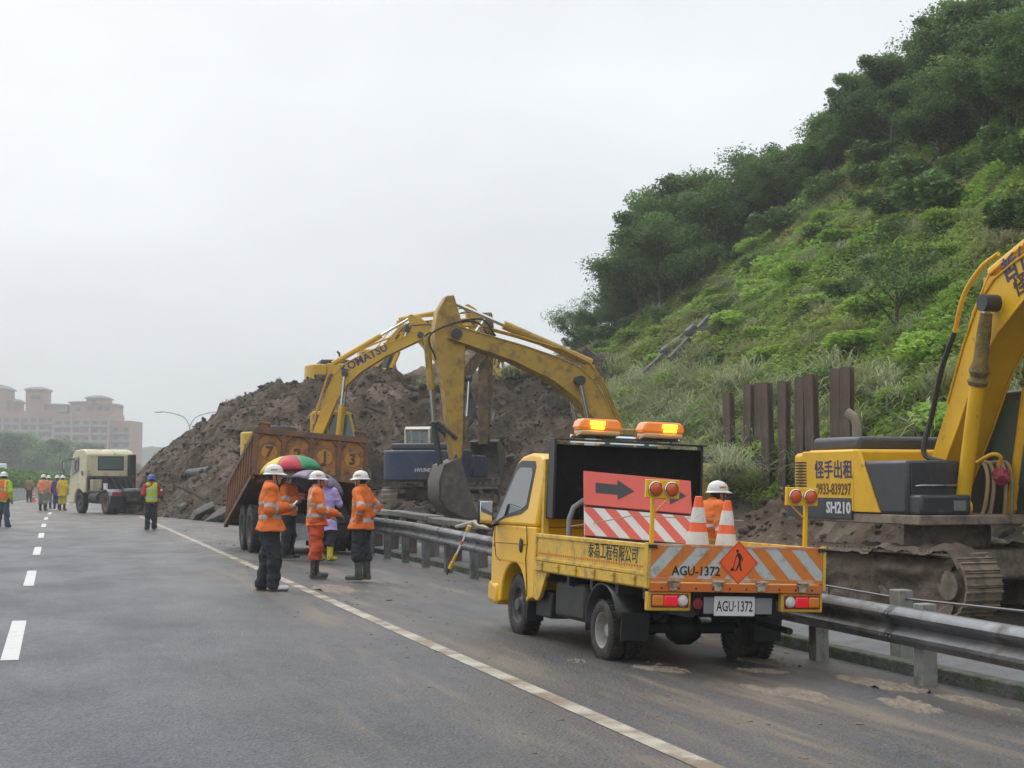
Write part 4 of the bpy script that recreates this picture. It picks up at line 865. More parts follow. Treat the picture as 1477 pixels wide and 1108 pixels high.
# others
L6 = 'worker in blue helmet, lime vest over red shirt standing by the tractor truck'
person(L6, (2.86, 50.7, 0), 335, dict(elR=(.26, .05, 1.13), wrR=(.12, .22, 1.1), wrL=(-.12, .22, 1.1)), dict(mat=M_RED, hem=.84), M_NAVY, 'shoes', hat=M_BLUEH, h=.018, height=.96, vest=dict(mat=M_LIME, tape=((1.02, 1.08), (1.24, 1.32))))
L7 = 'worker in lime jacket with orange reflective panel and blue jeans'
person(L7, (-1.63, 54.9, 0), 8, dict(anL=(-.16, 0, .09), anR=(.14, 0, .09)), dict(mat=M_LIME, hem=.80), M_JEAN, 'shoes', h=.018, height=1.02, vest=dict(mat=fab('orange_panel', (.75, .16, .03)), tape=((1.17, 1.25),), strap=1, strapmat=mat('yellow_tape', (.75, .62, .05), .5)))
def far_person(label, px, py, face, topm, legm, **k):
    x, y, _ = where(px, py); return person(label, (x, y, 0), face, k.pop('pose', None), dict(mat=topm, hem=k.pop('hem', .82), flare=k.pop('flare', 1.05)), legm, k.pop('feet', 'boots'), h=.022, detail=False, **k)
far_person('worker in faded orange vest and grey trousers walking away', 64, 736.5, 5, M_ORV, M_GREY, pose=dict(anL=(-.15, .05, .09), anR=(.12, -.05, .09)), height=1.02, legw=1.25, girth=1.15)
far_person('worker in purple raincoat walking beside the yellow one', 84, 735, 0, M_PURP, M_BLUEMAT, hem=.70)
far_person('worker in yellow raincoat and trousers walking away', 92, 736.3, 5, M_YEL, fab('yellow_rain_trousers', (.50, .40, .05)), hem=.72, flare=1.2, girth=1.08)
far_person('worker in pale vest mostly hidden behind the faded orange one', 71.5, 733.5, 350, fab('pale_orange_vest', (.62, .36, .16)), M_GREY)
far_person('bareheaded worker in tan jacket beside the concrete median', 44, 724.5, 0, M_TAN, M_OLIVE, hat=None)
person('worker in orange vest and white helmet behind the truck bed', (7.30, 17.15, -.16), 62, dict(head=(0, .10, 1.58), neck=(0, .03, 1.46)), JK, M_NAVY, 'boots', height=.97, bend_=1)
# ================================================================ vehicles: shared bits
M_TYRE = mat('tyre_rubber', (.022, .021, .020), .75, var=.2, vscale=8, dirt=(.085, .068, .05), damt=.36, dscale=6, bump=.3, bscale=30)
M_RIM = mat('pale_wheel_steel', (.34, .33, .29), .55, var=.15, vscale=8, dirt=(.12, .09, .06), damt=.35, dscale=8)
M_RIMD = mat('grimy_wheel_steel', (.085, .083, .080), .6, dirt=(.12, .095, .07), damt=.35, dscale=8)
M_BLK = mat('black_underframe', (.018, .018, .018), .6, var=.3, vscale=6, dirt=(.07, .055, .042), damt=.35, dscale=5)
M_PLAS = mat('black_plastic', (.022, .022, .024), .45)
M_GLASS = mat('cab_glass', (.030, .040, .042), .04, spec=.8, coat=.6)
M_CHROME = mat('mirror_glass', (.75, .77, .78), .05, metal=1)
M_INKB = mat('black_lettering', (.02, .02, .022), .6); M_INKV = mat('violet_lettering', (.05, .045, .12), .6)
def wheel(parent, c, r, w, side=1, rim=None, hubr=.55, dual=False, lug=10, name='wheel'):
    """axle along local X; side=+1 outer face towards +X"""
    c = Vector(c); mb = MB(); h = w / 2
    mb.lathe([(r * .60, -h * .9), (r * .72, -h), (r * .90, -h * .98), (r * .985, -h * .78), (r, -h * .4), (r, h * .4), (r * .985, h * .78), (r * .90, h * .98), (r * .72, h), (r * .60, h * .9), (r * .58, 0), (r * .60, -h * .9)], c, 'X', 40, caps=False)
    ty = mb.build('tyre', M_TYRE, smooth=35)
    wh = thing_part(name, parent); ty.parent = wh
    tr = MB()
    for i in range(44):
        a = 2 * math.pi * i / 44
        for sx, sl in ((-.5, .35), (.5, -.35)):
            M = Euler((a, 0, 0)).to_matrix(); tr.box(c + M @ Vector((sx * h, 0, r + .001)), (h * .78, r * .065, .012), M @ Euler((0, 0, sl)).to_matrix())
    tr.build('tread', M_TYRE, wh, smooth=0)
    mb = MB(); s = side; dish = -.55 if dual else .25
    mb.lathe([(r * .615, s * h * .72), (r * .60, s * h * .86), (r * .56, s * h * .80), (r * .53, s * h * .35), (r * .50, s * h * dish), (r * .33, s * h * (dish + .12)), (r * .22, s * h * (dish + .40)), (r * .20, s * h * (dish + .75)), (0, s * h * (dish + .78))], c, 'X', 32, caps=False)
    rm = mb.build('rim', rim or M_RIM, wh, smooth=30)
    nb = MB()
    for i in range(5 if r < .4 else lug):
        a = 2 * math.pi * i / (5 if r < .4 else lug); p = c + Vector((s * h * (dish + .16), math.cos(a) * r * .29, math.sin(a) * r * .29)); nb.cyl(p, p + Vector((s * .022, 0, 0)), .012 * r / .3, n=6)
    nb.build('wheel_nuts', M_RIMD, wh)
    return wh
def thing_part(name, parent):
    o = bpy.data.objects.new(name, None); COL.objects.link(o); o.parent = parent; o.empty_display_size = .05; return o
# ================================================================ yellow work truck
M_TY = mat('yellow_truck_paint', (.83, .46, .004), .30, var=.05, vscale=2, coat=.15, dirt=(.36, .19, .02), damt=.13, dscale=6, bump=.03, bscale=3)
M_TYB = mat('worn_yellow_bed_paint', (.68, .42, .035), .45, var=.12, vscale=4, dirt=(.34, .24, .10), damt=.38, dscale=7, bump=.08, bscale=12)
M_ORS = mat('reflective_orange', (.66, .20, .03), .45, var=.08, vscale=12, dirt=(.34, .16, .06), damt=.3, dscale=9)
M_SLV = mat('reflective_silver', (.50, .53, .52), .4, var=.08, vscale=12, dirt=(.28, .25, .2), damt=.3, dscale=9)
M_LRED = mat('red_lens', (.52, .012, .02), .15, coat=.5, emit=(.9, .02, .03), estr=.25); M_LAMB = mat('amber_lens', (.70, .21, .02), .15, coat=.5); M_LCLR = mat('clear_lens', (.62, .62, .58), .12, coat=.5)
M_ORB = mat('orange_lamp_lens', (.62, .10, .015), .25, coat=.4); M_WHITE = mat('white_sign_sheet', (.72, .73, .74), .5, var=.04); M_PINKR = mat('faded_red_sheet', (.72, .13, .10), .5, var=.05, vscale=6); M_CHAR = mat('charcoal_sheet', (.055, .055, .065), .6); M_GREYP = mat('grey_pipe_paint', (.24, .25, .26), .4, var=.1)
YT = thing('work_truck', 'yellow flatbed work truck with striped tailgate parked on the shoulder', 'truck', (5.44, 13.47, -.071)); YT.rotation_euler = (0, R(2.1), R(2.7))
def taper(mb, z0=1.12, k=.17):
    mb.v = [(x * (1 - max(0, z - z0) * k), y, z) for x, y, z in mb.v]; return mb
arch = [(2.43 + .40 * math.cos(a), .34 + .40 * math.sin(a)) for a in np.linspace(math.pi * .97, .03, 14)]
low = [(1.80, .42), (1.80, 1.12), (3.20, 1.12), (3.38, 1.01), (3.45, .86), (3.47, .52), (3.45, .30), (3.20, .27), (2.84, .32)] + arch[::-1] + [(2.02, .36), (1.95, .40)]
mb = MB(); mb.prism(low, -.80, .80, 'YZ'); mb.v = [(x * (1 - max(0, y - 3.1) * .32), y, z) for x, y, z in mb.v]; cb = mb.build('cab_body', M_TY, YT, bevel=.03, seg=3)
# greenhouse: side pillars + roof around real glass
up = [(1.80, 1.12), (1.80, 1.68), (1.86, 1.79), (2.00, 1.85), (2.30, 1.87), (2.56, 1.84), (2.70, 1.77), (3.20, 1.12)]
mb = MB(); mb.prism(up, -.80, .80, 'YZ'); taper(mb); mb.build('cab_roof', M_TY, YT, bevel=.035, seg=3)
def sidex(z, off): return -(.80 * (1 - max(0, z - 1.12) * .17) + off)
def side_poly(pts, off, th=.006):
    m = MB(); a = [(sidex(z, off), y, z) for y, z in pts]; b = [(sidex(z, off - th), y, z) for y, z in pts]; return m.loft([a, b])
frame = [(3.20, 1.10), (2.66, 1.755), (2.54, 1.795), (2.12, 1.785), (2.07, 1.73), (2.12, 1.30), (2.30, 1.24), (2.80, 1.19)]
wn = [(3.08, 1.145), (2.64, 1.685), (2.53, 1.722), (2.17, 1.715), (2.13, 1.67), (2.17, 1.335), (2.32, 1.285), (2.76, 1.225)]
for sg in (1, -1):
    for nm, pl, off, mt in (('window_trim', frame, .004, M_PLAS), ('side_window', wn, .008, M_GLASS)):
        m = side_poly(pl, off); m.v = [(sg * x, y, z) for x, y, z in m.v]; m.build(nm, mt, YT, smooth=0)
ws = MB(); ws.loft([[(-.70, 3.14, 1.215), (.70, 3.14, 1.215), (.60, 2.74, 1.735), (-.60, 2.74, 1.735)], [(-.70, 3.10, 1.20), (.70, 3.10, 1.20), (.60, 2.70, 1.72), (-.60, 2.70, 1.72)]]); ws.build('windscreen', M_GLASS, YT, smooth=0)
MB().b2((-.55, 1.765, 1.25), (.55, 1.80, 1.62)).build('rear_window', M_GLASS, YT)
m = MB().b2((-.815, 2.95, .27), (.815, 3.53, .50)); m.v = [(x * (1 - max(0, y - 3.0) * .22), y, z) for x, y, z in m.v]; m.build('bumper', M_TY, YT, bevel=.05, seg=3)
seam = mat('door_seam', (.05, .025, .01), .8)
m = MB(); m.tube([(-.8035, y, z) for y, z in ((2.06, 1.12), (2.03, .95), (2.06, .80), (2.00, .52), (2.0, .42))], .005, 5); m.tube([(-.8035, y, z) for y, z in ((3.08, 1.12), (3.09, .95), (3.02, .78), (2.88, .74))], .005, 5); m.tube([(-.8035, y, .92 + .02 * math.sin(y)) for y in np.linspace(2.06, 3.08, 8)], .004, 5); m.build('door_seam', seam, cb)
hd_ = MB().lathe([(0, -.012), (.035, -.010), (.045, 0), (.035, .012), (0, .018)], (0, 0, 0), 'X', 20); hd_.v = [(x - .806, y * .9 + 2.22, z * 1.75 + .925) for x, y, z in hd_.v]; hd_.build('door_handle', M_PLAS, YT)
MB().lathe([(0, -.012), (.022, -.010), (.026, 0)], (-.745, 3.28, .90), 'X', 14).build('side_marker', M_LAMB, YT)
m = MB()
for i in range(20): m.b2((-.8025, 1.98 + i * .055, .742), (-.80, 1.98 + i * .055 + .020, .752))
tag(m.build('dotted_stripe', mat('orange_dot_print', (.62, .14, .01), .5), cb, smooth=0), kind='stuff')
mi = MB().b2((-1.03, 2.98, 1.11), (-.86, 3.05, 1.37)).build('mirror', M_PLAS, YT, bevel=.03, seg=3)
MB().b2((-1.015, 2.968, 1.125), (-.875, 2.979, 1.355)).build('mirror_glass', M_CHROME, mi, bevel=.01); MB().tube([(-.78, 3.12, 1.12), (-.86, 3.08, 1.09), (-.94, 3.02, 1.13)], .022, 8).build('mirror_arm', M_PLAS, mi)
# chassis
MB().b2((-.42, -.95, .46), (-.34, 2.9, .60)).b2((.34, -.95, .46), (.42, 2.9, .60)).build('chassis_rails', M_BLK, YT)
for y in (-.85, -.2, .7, 1.5): MB().b2((-.34, y - .04, .47), (.34, y + .04, .59)).build('crossmember', M_BLK, YT)
MB().cyl((-.62, 0, .29), (.62, 0, .29), .05, n=12).lathe([(.0, -.17), (.10, -.14), (.15, -.06), (.15, .06), (.10, .14), (0, .17)], (0, 0, .29), 'X', 18).build('rear_axle', M_BLK, YT)
for sg in (-1, 1):
    MB().tube([(sg * .38, -.62, .52), (sg * .38, -.3, .40), (sg * .38, 0, .37), (sg * .38, .3, .40), (sg * .38, .6, .52)], .03, 6).build('leaf_spring', M_BLK, YT)
MB().b2((-.74, .55, .28), (-.45, 1.35, .62)).build('fuel_tank', M_BLK, YT, bevel=.04); MB().b2((-.72, 1.5, .24), (-.50, 1.95, .50)).build('battery_box', M_BLK, YT, bevel=.02)
MB().b2((-.30, 1.0, .36), (.30, 2.6, .62)).build('gearbox', M_BLK, YT, bevel=.05); MB().tube([(.2, 1.5, .40), (.25, .6, .36), (.5, .1, .42), (.58, -.5, .36), (.60, -.88, .34)], .03, 8).build('exhaust_pipe', M_BLK, YT)
for sg in (-1, 1): wheel(YT, (sg * .66, 2.43, .31), .31, .19, sg, M_RIMD)
for sg in (-1, 1):
    wheel(YT, (sg * .725, 0, .265), .265, .145, sg, M_RIM, dual=True); wheel(YT, (sg * .565, 0, .265), .265, .145, -sg, M_RIMD)
    g_ = MB(); ang = np.linspace(-.25, math.pi * .93, 14); a = [(sg * .80, .38 * math.cos(q), .32 + .36 * math.sin(q)) for q in ang]; b = [(sg * .46, .38 * math.cos(q), .32 + .36 * math.sin(q)) for q in ang]
    o = g_.loft([a, b], False).build('mudguard', M_PLAS, YT); sdm = o.modifiers.new('t', 'SOLIDIFY'); sdm.thickness = .012
    MB().box((sg * .64, -.40, .33), (.26, .012, .24), (.08, 0, 0)).build('mudflap', M_PLAS, YT); MB().box((sg * .70, 2.0, .33), (.18, .012, .30), (.1, 0, 0)).build('mudflap', M_PLAS, YT)
# bed
MB().b2((-.80, -1.02, .69), (.80, 1.76, .745)).build('bed_floor', M_TYB, YT, bevel=.006)
for y in (-.9, -.3, .3, .9, 1.5): MB().b2((-.78, y - .03, .60), (.78, y + .03, .689)).build('bed_bearer', M_BLK, YT)
for sg in (-1, 1):
    sd = MB().b2((sg * .785, -1.02, .80), (sg * .815, 1.74, 1.065)).build('side_gate', M_TYB, YT, bevel=.006)
    m = MB()
    m.b2((sg * .8155, -1.00, 1.025), (sg * .828, 1.72, 1.060)).b2((sg * .8155, -1.0, .80), (sg * .828, 1.72, .83))
    for y in (-1.0, 1.69): m.b2((sg * .8155, y, .83), (sg * .827, y + .03, 1.025))
    m.build('gate_rib', M_TYB, sd, bevel=.004)
    MB().b2((sg * .79, -1.03, .70), (sg * .822, 1.75, .795)).build('bed_rail', M_TYB, YT, bevel=.008)
    for i in range(6): MB().box((sg * .832, -.78 + i * .46, .775), (.022, .07, .03)).box((sg * .828, -.78 + i * .46, .735), (.014, .05, .05)).build('hinge', M_TYB, YT, bevel=.003)
    MB().box((sg * .74, 1.66, .52), (.05, .30, .34)).build('bed_bracket', M_TYB, YT, bevel=.01) if sg > 0 else MB().prism([(1.44, .69), (1.80, .69), (1.80, .42), (1.70, .40), (1.62, .44)], -.80, -.76, 'YZ').build('bed_bracket', M_TYB, YT, bevel=.006)
lt = MB()
for i in range(46): lt.b2((-.8175, -.95 + i * .057, .862), (-.815, -.95 + i * .057 + .03, .882))
tag(lt.build('dotted_stripe', MATS['orange_dot_print'], YT, smooth=0), kind='stuff')
rotL = (R(90), 0, R(-90))
text_on('泰為工程有限公司', .17, mat('worn_black_print', (.045, .035, .015), .7), YT, (-.8165, -.26, .955), rotL, .001, .006, .84)
# headboard hoop (grey pipe) and light pole frame
MB().tube([(-.64, 1.28, .745), (-.64, 1.28, 1.22), (-.60, 1.28, 1.33), (-.50, 1.28, 1.40), (-.34, 1.28, 1.42), (.45, 1.28, 1.42), (.56, 1.28, 1.38), (.62, 1.28, 1.28), (.62, 1.28, .745)], .028, 10).tube([(-.64, 1.28, .93), (.62, 1.28, .93)], .022, 8).build('headboard_hoop', M_GREYP, YT)
for sg in (-1, 1): MB().b2((sg * .70, 1.69, .74), (sg * .76, 1.75, 1.80)).build('corner_post', M_TYB, YT, bevel=.006)
# black arrow-board housing
BB = MB().box((.05, 1.60, 1.58), (1.62, .02, .74), (R(3), 0, 0)); BB = BB.build('arrow_board', mat('black_board', (.010, .010, .011), .8, spec=.2, var=.3, vscale=10, dirt=(.05, .045, .04), damt=.2, dscale=20), YT, bevel=.004)
MB().b2((-.76, 1.44, 1.22), (-.735, 1.60, 1.984)).b2((-.76, 1.42, 1.985), (.87, 1.62, 2.0)).b2((.845, 1.50, 1.28), (.87, 1.60, 1.985)).build('board_rim', M_PLAS, BB, bevel=.004)
for i in range(3): MB().box((-.42 + i * .42, 1.425, 1.972), (.36, .012, .014)).build('aluminium_strip', M_CHROME, BB)
rod = MB().cyl((-.55, 1.56, 2.035), (.62, 1.56, 2.035), .018, n=8).build('lamp_rod', M_CHROME, YT)
M_BEAC = mat('beacon_orange', (.80, .22, .02), .18, coat=.5, emit=(1, .28, .02), estr=.18); M_BCLR = mat('beacon_clear_base', (.62, .38, .16), .2, coat=.3); M_BON = mat('lit_beacon', (1, .55, .05), .3, emit=(1, .42, .015), estr=5.0)
for x, lx in ((-.27, -.04), (.41, .06)):
    bc = thing_part('beacon', YT); MB().b2((x - .21, 1.45, 2.045), (x + .21, 1.67, 2.10)).build('beacon_base', M_BCLR, bc, bevel=.02)
    r = MB(); pr = [(-.22, 2.102), (-.23, 2.13), (-.21, 2.185), (-.175, 2.21), (.175, 2.21), (.21, 2.185), (.23, 2.13), (.22, 2.102)]; r.prism([(x + a, z) for a, z in pr], 1.455, 1.665, 'XZ'); r.build('beacon_lens', M_BEAC, bc, bevel=.02)
    MB().box((x + lx, 1.447, 2.168), (.16, .014, .042)).box((x + lx, 1.447, 2.122), (.14, .014, .028)).build('beacon_flash', M_BON, bc, bevel=.006)
    MB().cyl((x, 1.56, 2.02), (x, 1.56, 2.06), .03, n=10).build('beacon_foot', M_PLAS, bc)
# tailgate with chevron sheeting
TG = MB().b2((-.80, -1.055, .755), (.80, -1.025, 1.06)).build('tailgate', M_SLV, YT, bevel=.004)
def clip(poly, x0, x1, z0, z1):
    for ax, lim, keep in ((0, x0, 1), (0, x1, -1), (1, z0, 1), (1, z1, -1)):
        out = []
        for i in range(len(poly)):
            p, q = poly[i], poly[(i + 1) % len(poly)]; a, b = keep * (p[ax] - lim), keep * (q[ax] - lim)
            if a >= 0: out.append(p)
            if (a >= 0) != (b >= 0): t = a / (a - b); out.append((p[0] + (q[0] - p[0]) * t, p[1] + (q[1] - p[1]) * t))
        poly = out
        if not poly: break
    return poly
def stripes(x0, x1, z0, z1, y, w, slope, m, parent, th=.002, ph=0.0, plane='XZ', name='stripe'):
    k = slope * (z1 - z0); x = x0 - abs(k) - 2 * w + ph
    while x < x1 + abs(k):
        p = clip([(x, z0), (x + w, z0), (x + w + k, z1), (x + k, z1)], x0, x1, z0, z1)
        if len(p) > 2: MB().prism(p, y, y - th, plane).build(name, m, parent, smooth=0)
        x += 2 * w
stripes(-.795, -.02, .785, 1.05, -1.0555, .125, .95, M_ORS, TG, ph=.04); stripes(.0, .795, .785, 1.05, -1.0555, .125, -.95, M_ORS, TG, ph=.12)
tr_ = MB().b2((-.80, -1.060, 1.045), (.80, -1.02, 1.068)).b2((-.80, -1.062, .755), (.80, -1.030, .788)).build('tailgate_edge', mat('chipped_orange_white', (.60, .20, .05), .5, dirt=(.55, .5, .42), damt=.42, dscale=5), TG, bevel=.003)
sl = MB().b2((-.80, -1.07, .675), (.80, -1.02, .745)).build('rear_sill', mat('chipped_orange', (.60, .15, .02), .5, dirt=(.32, .2, .12), damt=.3, dscale=7), YT, bevel=.004)
for i in range(10): MB().cyl((-.70 + i * .155, -1.07, .705), (-.70 + i * .155, -1.078, .705), .008, n=6).build('rivet', M_BLK, sl)
for x in (-.60, -.19, .21, .60): MB().box((x, -1.078, .752), (.10, .022, .05)).box((x, -1.080, .715), (.07, .018, .06)).cyl((x - .06, -1.088, .762), (x + .06, -1.088, .762), .012, n=8).build('tailgate_hinge', mat('chipped_hinge', (.48, .42, .32), .6, dirt=(.22, .10, .04), damt=.45, dscale=12), YT, bevel=.003)
for sg in (-1, 1): MB().b2((sg * .802, -1.065, .70), (sg * .832, -1.0, 1.075)).build('corner_pillar', M_TYB, YT, bevel=.004); MB().box((sg * .79, -1.07, 1.045), (.07, .03, .025)).cyl((sg * .80, -1.075, 1.05), (sg * .75, -1.085, 1.03), .008, n=6).build('latch', M_BLK, YT)
def dia(s): return [(0, s), (s, 0), (0, -s), (-s, 0)]
DS = thing_part('roadworks_sign', TG); DS.location = (.0, -1.060, .925)
MB().prism(dia(.185), 0, -.004, 'XZ').build('sign_plate', mat('fluorescent_orange', (.92, .12, .02), .5), DS, smooth=0)
m = MB(); s_ = .172
for i in range(4):
    p, q = dia(s_)[i], dia(s_)[(i + 1) % 4]; m.tube([(p[0], -.0045, p[1]), (q[0], -.0045, q[1])], .0016, 4)
m.build('sign_border', M_INKB, DS)
m = MB(); m.lathe([(0, -.0015), (.013, -.001), (.013, .001), (0, .0015)], (-.012, -.005, .098), 'Y', 14)
for pl in ([(-.015, .083), (.012, .080), (.030, .050), (.022, .020), (.005, .018), (-.008, .050)], [(.004, .022), (.022, .022), (.020, -.015), (.032, -.068), (.016, -.068), (.006, -.020)], [(.002, .022), (-.004, -.012), (-.030, -.066), (-.016, -.066), (.010, -.016)],
           [(-.012, .075), (-.030, .045), (-.024, .040), (-.006, .062)], [(.022, .062), (.044, .030), (.030, .012), (.026, .018), (.036, .032), (.018, .054)], [(-.030, .048), (-.052, -.060), (-.047, -.062), (-.025, .045)], [(-.082, -.068), (-.060, -.040), (-.050, -.046), (-.030, -.068)]): m.prism(pl, -.0042, -.006, 'XZ')
m.build('digging_figure', M_INKB, DS, smooth=0)
text_on('AGU-1372', .108, M_INKB, TG, (-.385, -1.059, .845), (R(90), 0, 0), .0015, .012, .92)
# lamps and plate
for sg in (-1, 1):
    h_ = MB().b2((sg * .815, -1.045, .515), (sg * .42, -.985, .672)).build('lamp_housing', M_TYB, YT, bevel=.01); lx = sg * .60
    def lens(x0, x1, m, nm, proud=.0):
        MB().b2((x0, -1.072 - proud, .555), (x1, -1.046, .645)).build(nm, m, h_, bevel=.02, seg=3)
    o_ = sg
    MB().b2((o_ * .785, -1.060, .545), (o_ * .445, -1.046, .655)).build('lamp_bezel', mat('dark_red_bezel', (.22, .02, .02), .3), h_, bevel=.03, seg=3)
    lens(o_ * .775, o_ * .675, M_LAMB, 'indicator_lens'); lens(o_ * .672, o_ * .545, M_LRED, 'brake_lens')
    MB().lathe([(0, .026), (.035, .020), (.048, 0)], (o_ * .50, -1.060, .60), 'Y', 18).build('reverse_lens', M_LCLR, h_); q = h_.children[-1]; q.data.transform(Matrix.Translation((o_ * .50, -1.060, .60)) @ Matrix.Rotation(math.pi, 4, 'Z') @ Matrix.Translation((-o_ * .50, 1.060, -.60)))
pb = MB().b2((-.28, -1.0, .49), (.36, -.985, .63)).build('plate_bracket', M_GREYP, YT, bevel=.01)
pl = MB().b2((-.19, -1.012, .475), (.19, -1.001, .640)).build('number_plate', mat('plate_white', (.70, .71, .70), .45, var=.03), YT, bevel=.008)
text_on('AGU·1372', .125, M_INKB, pl, (0, -1.0125, .553), (R(90), 0, 0), .001, .012, .62)
MB().lathe([(0, -.012), (.045, -.01), (.05, 0)], (-.34, -1.0, .575), 'Y', 16).build('reflector', mat('dull_red_reflector', (.22, .02, .03), .3), YT)
# amber lamps on posts
for x, zt in ((-.765, 1.44), (.665, 1.42)):
    lp = thing_part('warning_lamp', YT); y = -.985
    MB().b2((x - .016, y - .016, 1.06), (x + .016, y + .016, zt)).build('lamp_post', M_TY, lp, bevel=.004)
    sg = 1 if x < 0 else -1
    MB().tube([(x, y, 1.30), (x + sg * .16, y, zt + .02)], .007, 6).build('lamp_brace', M_TYB, lp)
    bx = x + sg * .065; MB().b2((bx - .15, y - .06, zt), (bx + .15, y - .02, zt + .155)).build('lamp_board', M_TY, lp, bevel=.006)
    for dx in (-.072, .072):
        l_ = MB().lathe([(.064, 0), (.064, -.016), (.058, -.020), (.052, -.012)], (bx + dx, y - .062, zt + .078), 'Y', 24).build('lamp_ring', M_CHROME, lp)
        MB().lathe([(.054, -.008), (.050, -.022), (.036, -.032), (.022, -.036), (0, -.037)], (bx + dx, y - .060, zt + .078), 'Y', 24).build('lamp_lens', M_ORB, l_)
# striped barricade sign leaning in the bed
BS = thing('barricade_sign', 'red and white striped barricade sign with arrows leaning in the truck bed', 'sign', (5.44, 13.47, -.071)); BS.rotation_euler = (0, R(2.1), R(2.7))
bs = thing_part('board', BS); bs.location = (-.13, .72, .76); bs.rotation_euler = (R(-17), R(3), R(-4))
W = .545
for x in (-W + .03, W - .03): MB().b2((x - .02, .012, 0), (x + .02, .04, .93)).build('upright', M_GREYP, bs)
MB().b2((-W, -.01, .60), (W, .010, .935)).build('arrow_panel', M_PINKR, bs, bevel=.004)
MB().b2((-W + .02, .004, .0), (W - .02, .018, .60)).build('dark_backing', M_INKB, bs)
for cx in (-.23, .30):
    a_ = [(-.20, .05), (.02, .05), (.02, .10), (.19, 0), (.02, -.10), (.02, -.05), (-.20, -.05)]; MB().prism([(cx + x, .775 + z) for x, z in a_], -.0105, -.013, 'XZ').build('arrow', M_CHAR, bs, smooth=0)
for z0, z1 in ((.30, .575), (.02, .27)):
    pn = MB().b2((-W, -.012, z0), (W, .003, z1)).build('striped_panel', M_WHITE, bs, bevel=.003); stripes(-W, W, z0, z1, -.0125, .115, -.95, M_PINKR, pn, ph=.03)
MB().tube([(5.44 - .66, 13.47 + 1.2, 1.10), (5.44 - .5, 13.47 + .7, 1.16), (5.44 - .4, 13.47 + .22, 1.22)], .006, 5).tube([(5.44 - .4, 13.47 + .20, 1.22), (5.44 + .1, 13.47 + .16, 1.20), (5.44 + .7, 13.47 + .2, 1.17)], .005, 5).build('tie_rope', mat('pale_rope', (.36, .33, .26), .8)); tag(bpy.data.objects['tie_rope'], 'thin pale rope tied across the barricade sign', 'rope')
# cones
M_CONEO = mat('cone_orange', (.86, .14, .035), .5, var=.06, vscale=8, dirt=(.45, .12, .05), damt=.2, dscale=8); M_CONEW = mat('cone_white', (.66, .64, .60), .5, var=.08, vscale=8, dirt=(.4, .35, .28), damt=.22, dscale=6)
def cone(label, loc, tilt=(0, 0), sc=1.0):
    c = thing('traffic_cone', label, 'cone', loc); c.rotation_euler = (tilt[0], tilt[1], .2); c.scale = (sc,) * 3
    MB().b2((-.19, -.19, 0), (.19, .19, .035)).build('base', M_CONEO, c, bevel=.02); r = lambda z: .145 - (z - .03) / .70 * .112
    MB().lathe([(r(.03), .03), (r(.73), .73), (r(.73) - .012, .735), (.015, .735)], (0, 0, 0), 'Z', 28).build('cone_body', M_CONEO, c)
    for z0, z1 in ((.30, .43), (.51, .64)): MB().lathe([(r(z0) + .002, z0), (r(z1) + .002, z1)], (0, 0, 0), 'Z', 28).build('band', M_CONEW, c)
    return c
cone('orange cone with white bands standing in the truck bed beside the barricade sign', (5.33, 12.86, .672), (R(2), R(1))); cone('orange cone with white bands in the truck bed next to the worker', (5.60, 12.88, .664), (R(-1), R(4)), .96)
x, y, _ = where(50.5, 724); cone('tiny orange cone by the concrete median', (x, y, 0))
# warning baton propped on the rail
bt = thing('warning_baton', 'yellow and white warning baton propped against the guard rail', 'baton', (0, 0, 0)); A = Vector((6.18, 25.5, .0)); B = Vector((6.50, 25.25, .80)); d = (B - A)
MB().cyl(A + d * .1, B - d * .08, .016, n=8).build('rod', M_WHITE, bt); m = MB()
for a, b, r in ((.12, .26, .035), (.28, .42, .026), (.90, 1.0, .034)): m.cyl(A + d * a, A + d * b, r, n=10)
m.build('yellow_grips', M_TY, bt); MB().cyl(A, A + d * .14, .014, .02, n=8).build('tip', M_BLK, bt)
m = MB().cyl(A + d * .62, A + d * .69, .022, n=8).build('collar', M_ORB, bt)
# ================================================================ excavators
def mudpaint(name, c, damt=.34, dscale=3.0, dirt=(.16, .115, .06), rough=.42): return mat(name, c, rough, var=.10, vscale=2.5, dirt=dirt, damt=damt, dscale=dscale, bump=.12, bscale=14)
M_KY = mudpaint('excavator_yellow', (.62, .37, .02), .22); M_KYD = mudpaint('muddy_excavator_yellow', (.44, .275, .04), .38, 3.0, (.20, .135, .06)); M_SY = mudpaint('excavator_yellow_clean', (.76, .43, .008), .16, 4.0)
M_RUSTY = mudpaint('rusty_arm', (.20, .12, .045), .5, 3.0, (.085, .065, .05)); M_BUCK = mudpaint('bucket_steel', (.075, .072, .068), .45, 3.5, (.16, .13, .10), .5); M_BLUE = mudpaint('blue_paint', (.018, .034, .085), .40, 3, (.075, .07, .07)); M_CREAM = mudpaint('cream_cab', (.55, .53, .44), .2)
M_DGREY = mat('dark_grey_panel', (.045, .047, .052), .4, var=.15, vscale=5, dirt=(.12, .11, .10), damt=.22, dscale=9); M_TRACK = mudpaint('muddy_track', (.12, .10, .08), .60, 4, (.26, .21, .155), .7); M_HOSE = mat('hydraulic_hose', (.02, .02, .02), .45); M_HOSET = mat('tan_hose', (.34, .26, .14), .6, var=.2); M_CHR = mat('chrome_rod', (.62, .64, .66), .15, metal=1); M_TEAL = mat('green_cab_glass', (.06, .11, .10), .05, spec=.8, coat=.5); M_MUDM = soil_mat('caked_mud', (.13, .10, .075), (.19, .15, .115), (.25, .20, .155), .7)
